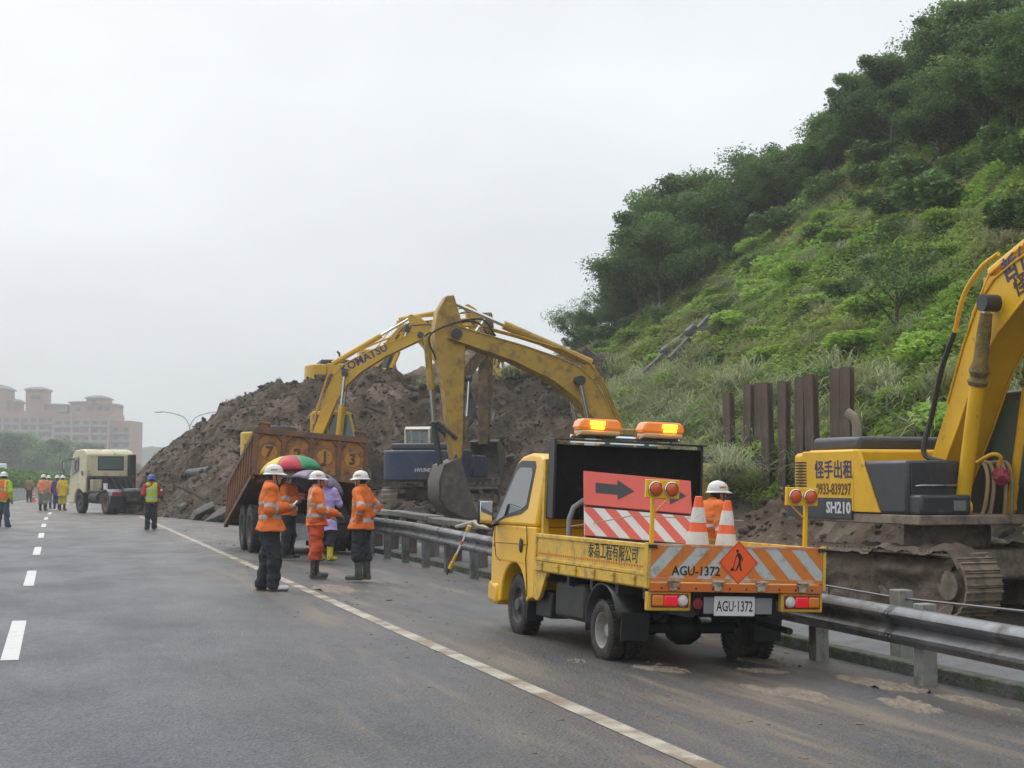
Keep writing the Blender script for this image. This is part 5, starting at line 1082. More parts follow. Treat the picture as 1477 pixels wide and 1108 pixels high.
def track_path(L, r, n=60):
    """closed stadium in (x,z); returns points with tangent angle"""
    out = []; st = L - 2 * r; per = 2 * st + 2 * math.pi * r
    for i in range(n):
        d = per * i / n
        if d < st: out.append((-st / 2 + d, 2 * r, 0))
        elif d < st + math.pi * r: a = (d - st) / r; out.append((st / 2 + r * math.sin(a), r + r * math.cos(a), -a))
        elif d < 2 * st + math.pi * r: q = d - st - math.pi * r; out.append((st / 2 - q, 0, math.pi))
        else: a = (d - 2 * st - math.pi * r) / r; out.append((-st / 2 - r * math.sin(a), r - r * math.cos(a), math.pi - a))
    return out
def excavator(label, loc, under, slew, boom, stick, buck, S=1.0, paint=None, arm=None, cabm=None, cwm=None, near=False, brand=None, boom_len=5.7, stick_len=2.9, boomtext=None, house_z=1.08, group=None, boom_up=True, glassm=None, buck_w=1.1, tailx=-2.75, opencab=False):
    rt = thing('excavator', label, 'excavator', loc, 0, group); rt.scale = (S,) * 3; paint = paint or M_KY; arm = arm or paint; cwm = cwm or paint; cabm = cabm or paint; glassm = glassm or M_TEAL
    # undercarriage
    L, r, g, w = 4.25, .44, 2.39, .60
    for sg in (-1, 1):
        y = sg * g / 2; tk = thing_part('track', rt); tk.rotation_euler = (0, 0, under); sp = track_path(L, r - .03, 50)
        if near:
            pitch = (2 * (L - 2 * r) + 2 * math.pi * r) / 50
            sh = MB().box((0, 0, .0), (pitch * .95, w, .028)).box((pitch * .30, 0, .026), (.02, w, .035)).box((-pitch * .28, 0, .024), (.02, w, .028)).mesh('track_shoe', M_TRACK)
            for (x, z, a) in sp: link_mesh('track_shoe', sh, tk, (x, y, z + .03), (0, -a, 0))
        else:
            m = MB()
            for (x, z, a) in sp: M = Euler((0, -a, 0)).to_matrix(); m.box((x, y, z + .03), (.19, w, .05), M); m.box(Vector((x, y, z + .03)) + M @ Vector((.05, 0, .04)), (.025, w, .04), M)
            tag(m.build('track_shoes', M_TRACK, tk, smooth=0), kind='stuff')
        m = MB()
        for x in (-L / 2 + r, L / 2 - r): m.cyl((x, y - .12, r), (x, y + .12, r), r - .08, n=20); m.cyl((x, y - sg * .05, r), (x, y + sg * .24, r), r * .45, n=16)
        for i in range(7): m.cyl((-1.35 + i * .45, y - .18, .15), (-1.35 + i * .45, y + .18, .15), .10, n=12)
        m.b2((-1.6, y - .15, .22), (1.6, y + .15, .68)); m.build('track_frame', M_TRACK, tk)
    u = MB().b2((-.95, -1.05, .42), (.95, 1.05, .86)).cyl((0, 0, .84), (0, 0, house_z), .62, n=24).build('undercarriage', M_TRACK, rt, bevel=.06); u.rotation_euler = (0, 0, under)
    def U(mb, name, m, parent=None, **k):
        o = mb.build(name, m, parent or rt, **k)
        if parent is None: o.rotation_euler = (0, 0, slew)
        return o
    hz = house_z; up = lambda z: z + hz - 1.08
    U(MB().b2((-2.0, -1.32, hz), (1.25, 1.32, hz + .14)), 'deck', M_TRACK if near else M_DGREY, bevel=.02)
    # counterweight with rounded tail
    pl = [(-1.85, -1.34), (-1.85, 1.34)] + [(tailx + .55 * (1 - math.cos(a)) * 1.0, 1.36 * math.cos(a * 1.0) if False else 1.34 * math.cos((math.pi) * q)) for q, a in [(0, 0)]][:0]
    arc = [(-1.85 + (tailx + 1.85) * math.sin(math.pi * q) ** .55, 1.34 * math.cos(math.pi * q)) for q in np.linspace(0, 1, 17)]
    cw = U(MB().prism(arc, hz + .02, up(2.12), 'XY'), 'counterweight', cwm, bevel=.07, seg=3)
    U(MB().b2((-1.84, -1.25, hz + .14), (-.55, 1.25, up(2.16))), 'engine_housing', paint, bevel=.05)
    hd = U(MB().b2((-2.1, -1.0, up(2.14)), (-.75, 1.1, up(2.36))), 'engine_hood', M_DGREY, bevel=.07, seg=3)
    if near:
        m = MB()
        for i in range(7): m.b2((-1.95, -.9 + i * .28, up(2.361)), (-.9, -.9 + i * .28 + .05, up(2.366)))
        m.build('hood_ribs', M_DGREY, hd)
    ex = MB().tube([(-1.2, -.75, up(2.3)), (-1.2, -.75, up(2.55)), (-1.22, -.78, up(2.66)), (-1.32, -.85, up(2.74))], .075 if near else .05, 10); U(ex, 'exhaust_stack', mat('exhaust_tan', (.25, .22, .17), .7) if near else M_DGREY)
    # right-hand tank / tool boxes
    U(MB().b2((-.54, -1.32, hz + .14), (.95, -.42, up(1.98))), 'tank_box', M_DGREY if near else paint, bevel=.05)
    U(MB().b2((.55, -1.28, hz + .14), (1.22, -.45, up(1.50))), 'tool_box', M_DGREY if near else paint, bevel=.04)
    # cab
    cz = hz + .10; ch = up(2.98); prof = [(-.15, cz), (1.30, cz), (1.62, cz + .35), (1.66, cz + .8), (1.42, ch - .06), (1.25, ch), (-.02, ch), (-.15, ch - .12)]
    if opencab:
        zb = cz + .72; m = MB().prism([(-.15, cz), (1.30, cz), (1.62, cz + .35), (1.66, zb), (-.15, zb)], .40, 1.34, 'XZ').prism([(-.15, ch - .10), (1.44, ch - .10), (1.25, ch), (-.02, ch)], .40, 1.34, 'XZ')
        for yy in (.40, 1.27):
            m.b2((-.15, yy, zb), (-.07, yy + .07, ch - .1)).b2((.52, yy, zb), (.58, yy + .07, ch - .1)); m.loft([[(1.58, yy, zb), (1.66, yy, zb), (1.66, yy + .07, zb), (1.58, yy + .07, zb)], [(1.36, yy, ch - .1), (1.44, yy, ch - .1), (1.44, yy + .07, ch - .1), (1.36, yy + .07, ch - .1)]])
        cab = U(m, 'cab', cabm, bevel=.02); glassm = mat('clear_cab_glass', (.30, .36, .36), .05, alpha=.30)
    else: cab = U(MB().prism(prof, .40, 1.34, 'XZ'), 'cab', cabm, bevel=.04)
    def pane(poly, y0, y1): return MB().prism(poly, y0, y1, 'XZ')
    sw = [(-.06, cz + .85), (.50, cz + .85), (.50, ch - .14), (-.02, ch - .14)]; sw2 = [(.58, cz + .45), (1.40, cz + .45), (1.54, cz + .85), (1.36, ch - .14), (.58, ch - .14)]
    for (y0, y1) in ((1.341, 1.350), (.399, .390)):
        pane(sw, y0, y1).build('side_window', glassm, cab, smooth=0); pane(sw2, y0, y1).build('side_window', glassm, cab, smooth=0)
    MB().b2((-.158, .47, cz + .74), (-.151, 1.24, ch - .18)).build('rear_window', glassm, cab)
    f_ = MB().loft([[(1.672, .47, cz + .85), (1.672, 1.27, cz + .85), (1.44, 1.27, ch - .1), (1.44, .47, ch - .1)], [(1.64, .47, cz + .85), (1.64, 1.27, cz + .85), (1.41, 1.27, ch - .1), (1.41, .47, ch - .1)]]).build('windscreen', glassm, cab, smooth=0)
    # boom
    foot = Vector((.10, 0, up(1.80))); ca, sa = math.cos(boom), math.sin(boom); kb = boom_len / 5.7
    BM = lambda x, y: (foot.x + kb * (x * ca - y * sa), foot.z + kb * (x * sa + y * ca))
    loE = [(-.05, -.20), (.9, .16), (1.7, .50), (2.4, .64), (3.1, .62), (4.2, .38), (5.2, .02), (5.8, -.20)]; hiE = [(5.85, .14), (5.2, .40), (4.2, .82), (3.3, 1.15), (2.8, 1.28), (2.3, 1.25), (1.7, 1.01), (.9, .59), (.1, .22), (-.15, .05)]
    bo = U(MB().prism([BM(*p) for p in loE + hiE], -.29, .29, 'XZ'), 'boom', arm, bevel=.02)
    rib = MB()
    for edge in (hiE, loE):
        for sgn in (-1, 1): rib.tube([(BM(x, y)[0], sgn * .30, BM(x, y)[1]) for x, y in edge[:8]], .018, 6)
    rib.build('boom_edge_weld', arm, bo)
    tip = Vector((BM(5.7, 0)[0], 0, BM(5.7, 0)[1]))
    piv = BM(2.62, .98)
    for sg in (-1, 1):
        a = Vector((.98, sg * .44, up(1.32))); b = Vector((piv[0], sg * .44, piv[1])); d = b - a
        c_ = U(MB().cyl(a, a + d * .60, .105, n=16).cyl(a - Vector((0, .10 * sg, 0)), a + Vector((0, .10 * sg, 0)), .12, n=12), 'boom_cylinder', arm if not near else paint); MB().cyl(a + d * .58, b, .055, n=12).build('rod', M_CHR, c_)
        MB().cyl(b - Vector((0, sg * .15, 0)), b + Vector((0, sg * .10, 0)), .12, n=14).build('pin', M_DGREY, c_)
    # stick
    cs, ss = math.cos(stick), math.sin(stick); ks = stick_len / 2.9
    SM = lambda x, y: (tip.x + ks * x * cs - y * ss, tip.z + ks * x * ss + y * cs)
    sp_ = [(-.92, .02), (-.90, .20), (-.55, .42), (-.10, .52), (.35, .46), (1.5, .27), (2.85, .13), (3.0, .05), (3.0, -.08), (2.85, -.13), (1.5, -.18), (.35, -.24), (-.05, -.26), (-.30, -.16)]
    st_ = U(MB().prism([SM(*p) for p in sp_], -.20, .20, 'XZ'), 'stick', arm, bevel=.02)
    def V3(p, y=0): return Vector((p[0], y, p[1]))
    MB().cyl(V3(SM(0, 0), -.33), V3(SM(0, 0), .33), .13, n=16).build('pivot_pin', M_DGREY, st_)
    # stick cylinder on the boom's back
    a = V3(BM(2.55, 1.62)); b = V3(SM(-.80, .10)); d = b - a; c_ = U(MB().cyl(a, a + d * .62, .11, n=16), 'stick_cylinder', arm); MB().cyl(a + d * .60, b, .052, n=12).build('rod', M_CHR, c_); MB().box(V3(BM(2.5, 1.38)), (.34, .26, .34)).build('bracket', arm, c_)
    # bucket cylinder + links
    a = V3(SM(.05, .66)); b = V3(SM(2.05, .52)); d = b - a; c_ = U(MB().cyl(a, a + d * .62, .085, n=14), 'bucket_cylinder', arm); MB().cyl(a + d * .6, b, .045, n=10).build('rod', M_CHR, c_)
    bp = SM(2.92, 0); cbk, sbk = math.cos(buck), math.sin(buck); BK = lambda x, y: (bp[0] + x * cbk - y * sbk, bp[1] + x * sbk + y * cbk)
    lug = BK(.12, .40); U(MB().tube([V3(SM(2.45, .02), -.26), V3(b[0::2] if False else (b.x, b.z), -.26)], .05, 8).tube([V3(SM(2.45, .02), .26), V3((b.x, b.z), .26)], .05, 8).tube([V3((b.x, b.z)), V3(lug)], .075, 8), 'linkage', M_DGREY)
    # bucket
    w2 = buck_w / 2; belly = [(-.02, .02), (.02, .44), (.35, .66), (.75, .76), (1.10, .66), (1.36, .36), (1.48, .0)]
    bk = thing_part('bucket', rt); bk.rotation_euler = (0, 0, slew)
    m = MB(); ringA = [BK(*p) for p in belly]; inner = [BK(p[0] * .96 + .02, p[1] - .035) for p in belly]
    m.loft([[(x, -w2, z) for x, z in ringA] + [(x, -w2, z) for x, z in reversed(inner)], [(x, w2, z) for x, z in ringA] + [(x, w2, z) for x, z in reversed(inner)]]); m.build('bucket_shell', M_BUCK, bk, smooth=40)
    for sg in (-1, 1): MB().prism([BK(*p) for p in belly], sg * w2, sg * (w2 - .035), 'XZ').build('bucket_side', M_BUCK, bk, smooth=0)
    for i in range(5):
        y = -w2 + .06 + i * (buck_w - .12) / 4; m = MB(); m.loft([[V3(BK(1.42, .05), y - .05), V3(BK(1.42, .05), y + .05), V3(BK(1.42, -.05), y + .05), V3(BK(1.42, -.05), y - .05)], [V3(BK(1.66, -.05), y - .03), V3(BK(1.66, -.05), y + .03), V3(BK(1.64, -.08), y + .03), V3(BK(1.64, -.08), y - .03)]]); m.build('tooth', mat('worn_tooth', (.24, .23, .22), .4, metal=.5), bk)
    for sg in (-.2, .2): MB().prism([BK(-.12, 0), BK(.0, .14), BK(.16, .50), BK(.30, .60), BK(.36, .50), BK(.10, -.02)], sg - .03, sg + .03, 'XZ').build('lug', M_BUCK, bk)
    # hoses
    m = MB()
    for yy in (-.12, .02, .15): m.tube([V3(BM(x, y + .05), yy) for x, y in ((.4, .45), (1.2, .92), (2.0, 1.34), (2.6, 1.52), (3.3, 1.36), (4.4, .92), (5.3, .52))], .022, 6)
    U(m, 'boom_pipes', arm); 
    for sgn in (-.22, .22): U(MB().tube(spl([V3(BM(4.9, .58), sgn), V3(BM(5.5, .62), sgn * 1.35), V3(SM(.0, .62), sgn * 1.3), V3(SM(.6, .50), sgn)]), .024, 6), 'hose', M_HOSE)
    # lettering
    if boomtext:
        for sg in (-1, 1):
            xy = BM(3.55, .88); ang = boom - R(17)
            if sg < 0: text_on(boomtext, .42 * kb, M_INKV, bo, (xy[0], -.293, xy[1]), (R(90), -ang, 0), .002, .03)
            else:
                o = text_on(boomtext, .42 * kb, M_INKV, bo, (xy[0], .293, xy[1]), (R(90), ang, R(180)), .002, .03)
    if brand:
        for sg in (-1, 1): text_on(brand, .24, M_INKV, cw, (-1.86, sg * 1.29, up(1.55)), (R(90), 0, 0 if sg < 0 else R(180)), .075, .02)
    return rt, dict(BM=BM, SM=SM, U=U, up=up, cw=cw, boom=bo, cab=cab, hz=hz, V3=V3)
def yaw_cam(a):  # world yaw (x-forward) for a heading clockwise from the camera axis
    return R(90 - (15.95 + a))
def cam_pt(X, Y): return (X * .9615 + Y * .2747, -X * .2747 + Y * .9615)
# --- near machine at the right
c = cam_pt(6.39, 23.5)
NE, K = excavator('yellow excavator with grey engine hood beside the guard rail, boom raised near the truck', (c[0], c[1], -.30), yaw_cam(-25), yaw_cam(160), R(36), R(-80), R(-100), 1.0, M_SY, M_SY, M_DGREY, M_SY, near=True, house_z=1.22, tailx=-2.45)
U, up, BM, V3 = K['U'], K['up'], K['BM'], K['V3']
side = U(MB().b2((-1.83, -1.345, K['hz'] + .16), (-.36, -1.30, up(2.14))), 'side_door', M_SY, bevel=.02)
MB().prism([(-.36, K['hz'] + .16), (-.36, up(2.14)), (-.22, up(2.14)), (.30, K['hz'] + .16)], -1.30, -1.345, 'XZ').build('slanted_panel', M_SY, side, bevel=.01)
for i in range(13): MB().b2((-2.02, -1.352, up(1.42) + i * .045), (-1.70, -1.338, up(1.42) + i * .045 + .022)).build('vent_slat', M_INKB, K['cw'] if False else side)
MB().b2((-2.3, -1.30, K['hz'] + .05), (-.42, -1.349, K['hz'] + .36)).build('dark_stripe', M_DGREY, side, bevel=.004)
text_on('怪手出租', .29, M_INKV, side, (-.92, -1.348, up(1.84)), (R(90), 0, 0), .002, .02, .92)
text_on('0933-839297', .235, mat('brown_lettering', (.12, .05, .02), .6), side, (-.92, -1.348, up(1.56)), (R(90), 0, 0), .002, .02, .78)
text_on('SH210', .23, mat('white_lettering', (.62, .63, .64), .5), side, (-.78, -1.352, K['hz'] + .205), (R(90), 0, 0), .002, .03, 1.1)
xy = BM(2.9, 1.12)
for (s_, bx, by, m_, z_) in (('哲佑', 3.30, 1.10, M_INKV, .36), ('怪手', 3.30, .78, mat('dark_brown_lettering', (.05, .03, .02), .6), .30)):
    xy = BM(bx, by); text_on(s_, z_, m_, K['boom'], (xy[0], -.296, xy[1]), (R(90), -R(20), 0), .002, .02)
# front deck plate details: step, grab rails, hose loop and red rag
U(MB().b2((.96, -1.26, up(1.22)), (.975, -.46, up(1.95))), 'front_cover', M_DGREY, bevel=.006)
U(MB().tube([(.99, -1.2, up(1.62)), (1.02, -1.15, up(1.63)), (1.02, -.55, up(1.63)), (.99, -.5, up(1.62))], .014, 6), 'grab_rail', M_GALV)
U(MB().b2((1.222, -.75, up(1.28)), (1.232, -.55, up(1.42))), 'vent_plate', M_GALV)
for i, yy in enumerate((-.16, -.06, .14, .24)):
    U(MB().tube(spl([(.85, yy, up(1.95)), (1.12, yy, up(1.93)), (1.20, yy, up(1.65)), (1.12, yy * 1.2, up(1.25)), (1.0, yy * 1.5, up(1.18))]), .028, 8), 'hydraulic_hose', M_HOSET)
U(MB().tube(spl([(1.02, -.2, up(1.95)), (1.25, -.12, up(2.06)), (1.28, .0, up(2.02)), (1.2, .02, up(1.9))]), .03, 8), 'yellow_pipe', M_SY)
rag = bmesh.new(); bmesh.ops.create_icosphere(rag, subdivisions=3, radius=.12)
for v in rag.verts: v.co *= 1 + .35 * float(fbm(np.array([v.co.x * 22]), np.array([v.co.y * 22]), 2, .5, np.array([v.co.z * 22]))[0])
me = bpy.data.meshes.new('rag'); rag.to_mesh(me); rag.free(); me.materials.append(mat('red_rag', (.32, .05, .07), .9)); o = link_mesh('rag', me, NE); o.rotation_euler = (0, 0, yaw_cam(160)); o.location = Matrix.Rotation(yaw_cam(160), 4, 'Z') @ Vector((1.26, .02, up(1.76))); tag(o, 'bundled red rag tied to the hoses')
U(MB().tube(spl([(.5, -.36, up(1.95)), (.15, -.48, up(2.10)), V3(BM(.6, .62), -.38), V3(BM(1.2, 1.0), -.38), V3(BM(1.7, 1.25), -.34)]), .04, 8), 'black_hose', M_HOSE)
U(MB().tube(spl([V3(BM(1.7, 1.25), -.34), V3(BM(2.2, 1.5), -.36), V3(BM(2.7, 1.56), -.34), V3(BM(3.1, 1.46), -.33)]), .035, 8), 'boom_pipe', M_SY)
# worn cloth sleeves on the boom cylinder rods
for sg in (-1, 1):
    a = Vector((.98, sg * .44, up(1.32))); pv = BM(2.62, .98); b = Vector((pv[0], sg * .44, pv[1])); d = b - a
    U(MB().tube([a + d * .60, a + d * .62, a + d * .64, a + d * .67, a + d * .72, a + d * .85, a + d * .95], [.125, .15, .11, .145, .10, .10, .085], 12), 'rod_sleeve', mat('stained_canvas', (.20, .15, .05), .85, var=.35, vscale=7, bump=.7, bscale=16))
# mud packed round the track frames
for sg in (-1, 1):
    xs = np.linspace(-1.75, 1.75, 50); zs = np.linspace(.05, .78, 14); X, Z = np.meshgrid(xs, zs); Yy = sg * (2.39 / 2) + (-1) * (.22 + .09 * fbm(X * 4, Z * 5 + sg, 3)) * (sstep(Z, .78, .62) * .6 + .4)
    v = np.stack([X, Yy, Z], -1).reshape(-1, 3); i = (np.arange(13)[:, None] * 50 + np.arange(49)).ravel(); f = np.stack([i, i + 1, i + 51, i + 50], -1); tk = [q for q in NE.children if q.name.startswith('track')][0 if sg < 0 else 1]
    for flip in (1, -1):
        v2 = v.copy(); v2[:, 1] = sg * 2.39 / 2 + (v[:, 1] - sg * 2.39 / 2) * flip; link_mesh('caked_mud', np_mesh('caked_mud', v2, f, M_MUDM, True), tk)
tk = [q for q in NE.children if q.name.startswith('track')]
for j, sg in ((0, -1), (1, 1)):
    xs = np.linspace(-2.0, 2.0, 60); ys = np.linspace(-.33, .33, 14); X, Yy = np.meshgrid(xs, ys); arcz = np.where(np.abs(X) > 1.69, -(np.abs(X) - 1.69) ** 2 * 1.6, 0)
    Z = .905 + arcz + .05 * fbm(X * 3.1 + sg, Yy * 3.1, 3) + .03 * np.floor(2.5 * fbm(X * 1.7, Yy * 1.7 + 4, 2)) - .05 * sstep(np.abs(Yy), .27, .33)
    v = np.stack([X, Yy + sg * 2.39 / 2, Z], -1).reshape(-1, 3); i = (np.arange(13)[:, None] * 60 + np.arange(59)).ravel(); link_mesh('mud_crust', np_mesh('mud_crust', v, np.stack([i, i + 1, i + 61, i + 60], -1), M_MUDM, True), tk[j])
# --- machine 3: arm across the middle
c = cam_pt(3.05, 39.4)
excavator('muddy yellow excavator behind the work truck with its bucket lowered to the ground', (c[0], c[1], -.22), yaw_cam(20), yaw_cam(-107), R(37), R(-91), R(-106), 1.0, M_KYD, M_KYD, M_KYD, mudpaint('dull_olive', (.20, .17, .10), .3), stick_len=2.95, buck_w=1.15)
# --- machine 2: komatsu behind the dump truck
c = cam_pt(-7.75, 62)
excavator('bright yellow excavator on the heap behind the dump truck, large lettering on its boom', (c[0], c[1], 1.25), yaw_cam(80), yaw_cam(90), R(45), R(-53), R(-120), 1.0, M_KY, M_KY, M_KY, M_KY, brand='KOMATSU', boomtext='KOMATSU', boom_len=5.8)
# --- machine 4: blue, facing away
c = cam_pt(-2.40, 55.0)
E4, K4 = excavator('blue excavator with a cream cab, seen from behind, working the slide face', (c[0], c[1], .40), yaw_cam(15), yaw_cam(16), R(42), R(-93), R(-75), 1.0, M_BLUE, M_RUSTY, M_CREAM, M_BLUE, boom_len=6.7, stick_len=3.7, opencab=True)
text_on('HYUNDAI', .17, mat('pale_print', (.5, .52, .5), .6), K4['cw'], (-2.752, -.35, 1.45), (R(90), 0, R(-90)), .02, .02)
q = Matrix.Rotation(yaw_cam(16), 4, 'Z') @ Vector((.45, .87, 0)) * 1.05
person('operator in an orange vest seated in the blue excavator cab', (c[0] + q.x, c[1] + q.y, .40 + 1.05 * 1.22), 16, dict(hipL=(-.1, 0, .42), hipR=(.1, 0, .42), knL=(-.12, .42, .46), knR=(.12, .42, .46), anL=(-.12, .44, .09), anR=(.12, .44, .09), shL=(-.185, 0, .93), shR=(.185, 0, .93), elL=(-.26, .1, .68), elR=(.26, .1, .68), wrL=(-.2, .34, .66), wrR=(.2, .34, .66), neck=(0, 0, .99), head=(0, .02, 1.125)), dict(mat=M_ORJ, hem=.38), M_NAVY, 'shoes', h=.022, detail=False, sit=True, hat=None, dz=-.48)
# --- machine 5: high on the heap
c = cam_pt(-7.0, 75)
excavator('yellow excavator standing high on top of the landslide heap', (c[0], c[1], 4.75), yaw_cam(70), yaw_cam(78), R(26), R(-62), R(-120), 1.0, M_KY, M_KY, M_KY, M_KY, brand='KOMATSU', boomtext='KOMATSU')
# ================================================================ detached tipping trailer, nose down
M_DRUST = mat('rusty_tipper', (.17, .075, .035), .8, var=.35, vscale=2.2, dirt=(.085, .062, .05), damt=.45, dscale=2.6, bump=.35, bscale=15); M_DORG = mat('orange_tipper_panel', (.30, .13, .03), .75, var=.3, vscale=3, dirt=(.11, .06, .035), damt=.42, dscale=4, bump=.2); M_DISC = mat('ochre_disc', (.40, .19, .03), .7, var=.2, vscale=6, dirt=(.15, .08, .03), damt=.35, dscale=6)
DT = thing('tipper_trailer', 'rusty tipping trailer resting nose down behind the men with umbrellas', 'trailer', (5.22, 34.6, 0), R(.5))
bed = thing_part('bed', DT); bed.location = (0, -.55, 1.62); bed.rotation_euler = (R(-15.5), R(5), 0)
W, H, LB = 1.20, .92, 4.3
MB().b2((-W + .04, .05, -.06), (W - .04, LB, .02)).build('floor', M_DRUST, bed)
for sg in (-1, 1):
    sw = MB().b2((sg * W, .02, -.10), (sg * (W - .05), LB, H)).b2((sg * (W + .05), .02, H - .12), (sg * (W - .05), LB, H + .02)).b2((sg * (W + .05), .02, -.16), (sg * (W - .05), LB, -.04)).build('side_wall', M_DRUST, bed, bevel=.01)
    rb_ = MB().b2((sg * W, -.035, -.035), (sg * (W + .06), .035, H - .13)).mesh('rib', M_DRUST)
for k in range(10):
    for sg in (-1, 1): link_mesh('rib', MB().b2((sg * (W + .001), -.04, -.035), (sg * (W + .06), .04, H - .125)).mesh('rib', M_DRUST), bed, (0, .25 + k * .42, 0))
MB().b2((-W, LB - .05, -.1), (W, LB, H + .25)).build('front_wall', M_DRUST, bed)
tg = MB().b2((-W, -.06, -.08), (W, 0, H)).build('tailgate', M_DORG, bed, bevel=.008)
m = MB().b2((-W - .03, -.115, H - .10), (W + .03, -.061, H + .03)).b2((-W - .03, -.115, -.10), (W + .03, -.061, .04))
for x in (-W, -.6, 0, .6, W): m.b2((x - .05, -.11, .041), (x + .05, -.061, H - .101))
m.build('tailgate_frame', M_DRUST, bed, bevel=.008)
for i, ch in enumerate('72J3'):
    x = -.9 + i * .6
    for (cx, cz, a) in ((x - .22, H - .16, 45), (x + .22, H - .16, -45)): MB().box((cx, -.085, cz), (.20, .03, .06), (0, R(-a), 0)).build('corner_brace', M_DRUST, bed)
    MB().lathe([(0, -.012), (.17, -.010), (.175, 0)], (x, -.062, .43), 'Y', 24).build('number_disc', M_DISC, bed); text_on(ch, .34, mat('dark_red_number', (.09, .025, .015), .7), bed, (x, -.085, .43), (R(90), 0, 0), .012, .015)
for x in (-W + .05, W - .25): MB().b2((x, -.10, H + .03), (x + .2, .02, H + .10)).cyl((x - .02, -.05, H + .14), (x + .24, -.05, H + .14), .05, n=10).build('hinge', M_DRUST, bed)
lb = MB().b2((-1.15, -.62, 1.30), (1.15, -.54, 1.46)).build('lamp_bar', M_DRUST, DT, bevel=.01)
for x in (-.95, -.35, .35, .95): MB().b2((x - .16, -.642, 1.33), (x + .16, -.621, 1.44)).build('red_lamp', mat('dull_red_lamp', (.28, .015, .02), .3), lb, bevel=.01)
MB().b2((-.50, -.5, .88), (-.36, 3.6, 1.08)).b2((.36, -.5, .88), (.50, 3.6, 1.08)).build('chassis_rails', M_BLK, DT); DT.children[-1].rotation_euler = (R(-9), 0, 0); DT.children[-1].location = (0, 0, .10)
MB().b2((-1.1, -.55, .62), (1.1, -.47, .78)).b2((-1.05, -.5, .78), (-.95, -.44, 1.3)).b2((.95, -.5, .78), (1.05, -.44, 1.3)).build('rear_bumper', M_BLK, DT)
MB().b2((-.30, -.50, .25), (.30, -.47, .62)).build('spare_bracket', M_GALV, DT)
for y in (0, 1.32):
    MB().cyl((-1.0, y, .50), (1.0, y, .50), .08, n=12).build('axle', M_BLK, DT)
    for sg in (-1, 1): wheel(DT, (sg * 1.08, y, .50), .50, .27, sg, M_RIMD, dual=True, lug=8); wheel(DT, (sg * .76, y, .50), .50, .27, -sg, M_RIMD, lug=8)
for x in (-.9, -.3, .45): MB().box((x, -.40, .55), (.42, .02, .55), (.05, 0, 0)).build('mudflap', M_BLK, DT)
for x in (-.6, .6): MB().cyl((x, 3.2, .0), (x, 3.1, .6), .07, n=10).build('landing_leg', M_BLK, DT)
# ================================================================ cream tractor unit
M_TC = mat('cream_tractor_paint', (.60, .55, .36), .4, var=.10, vscale=1.6, dirt=(.27, .20, .12), damt=.25, dscale=2.5, coat=.1)
c = cam_pt(-17.15, 72.0)
TT = thing('tractor_truck', 'cream tractor unit without a trailer stopped by the landslide heap', 'truck', (c[0], c[1], 0), R(19.5))
mb = MB(); prof = [(2.55, .95), (2.55, 2.72), (2.72, 2.88), (3.2, 2.96), (4.0, 2.92), (4.35, 2.75), (4.55, 1.75), (4.62, 1.1), (4.6, .45), (3.95, .45)] + [(3.35 + .62 * math.cos(a), .50 + .62 * math.sin(a)) for a in np.linspace(.05, math.pi * .75, 9)]
mb.prism(prof, -1.20, 1.20, 'YZ'); mb.v = [(x * (1 - max(0, z - 1.9) * .06), y, z) for x, y, z in mb.v]; cab = mb.build('cab', M_TC, TT, bevel=.09, seg=3)
MB().b2((-.55, 2.53, 2.02), (.60, 2.548, 2.58)).build('rear_window', mat('tractor_rear_glass', (.10, .15, .14), .1), cab, bevel=.02); MB().b2((-.60, 2.542, 1.97), (.65, 2.552, 2.63)).build('window_seal', M_PLAS, cab, bevel=.02)
for sg in (-1, 1):
    MB().prism([(3.45, 1.95), (4.30, 1.75), (4.22, 2.55), (3.5, 2.6)], sg * 1.175, sg * 1.203, 'YZ').build('side_window', M_GLASS, cab, smooth=0)
    MB().tube([(sg * 1.2, 4.3, 2.5), (sg * 1.5, 4.5, 2.45), (sg * 1.5, 4.5, 1.75), (sg * 1.2, 4.45, 1.7)], .025, 6).build('mirror_arm', M_BLK, cab); MB().b2((sg * 1.42, 4.42, 2.0), (sg * 1.60, 4.5, 2.40)).build('mirror', M_PLAS, cab, bevel=.02); MB().b2((sg * 1.44, 4.408, 2.02), (sg * 1.58, 4.419, 2.38)).build('mirror_glass', M_CHROME, cab)
    MB().box((sg * 1.205, 2.95, 1.85), (.02, .10, .22)).build('grab_slot', M_BLK, cab)
MB().b2((.82, 2.30, 1.15), (1.17, 2.54, 2.72)).build('air_intake_stack', M_PLAS, TT, bevel=.05)
MB().b2((-1.15, 2.25, 1.05), (1.15, 2.50, 1.72)).build('radiator_back', M_BLK, TT, bevel=.05)
for i in range(7): MB().tube(spl([(-.9 + i * .28, 2.2, 1.55 + .1 * (i % 2)), (-.8 + i * .28, 1.9, 1.2), (-.6 + i * .2, 1.3, 1.0)]), .025, 5).build('air_line', M_HOSE, TT)
MB().b2((-.48, -1.1, .78), (-.38, 4.2, 1.02)).b2((.38, -1.1, .78), (.48, 4.2, 1.02)).build('chassis_rails', M_BLK, TT); MB().b2((-.55, -1.15, .72), (.55, -1.05, 1.0)).build('end_beam', M_BLK, TT)
MB().lathe([(.10, 0), (.48, 0), (.50, .05), (.12, .07)], (0, .0, 1.08), 'Z', 24).b2((-.45, -.7, 1.02), (.45, .6, 1.09)).build('fifth_wheel', M_GALV, TT)
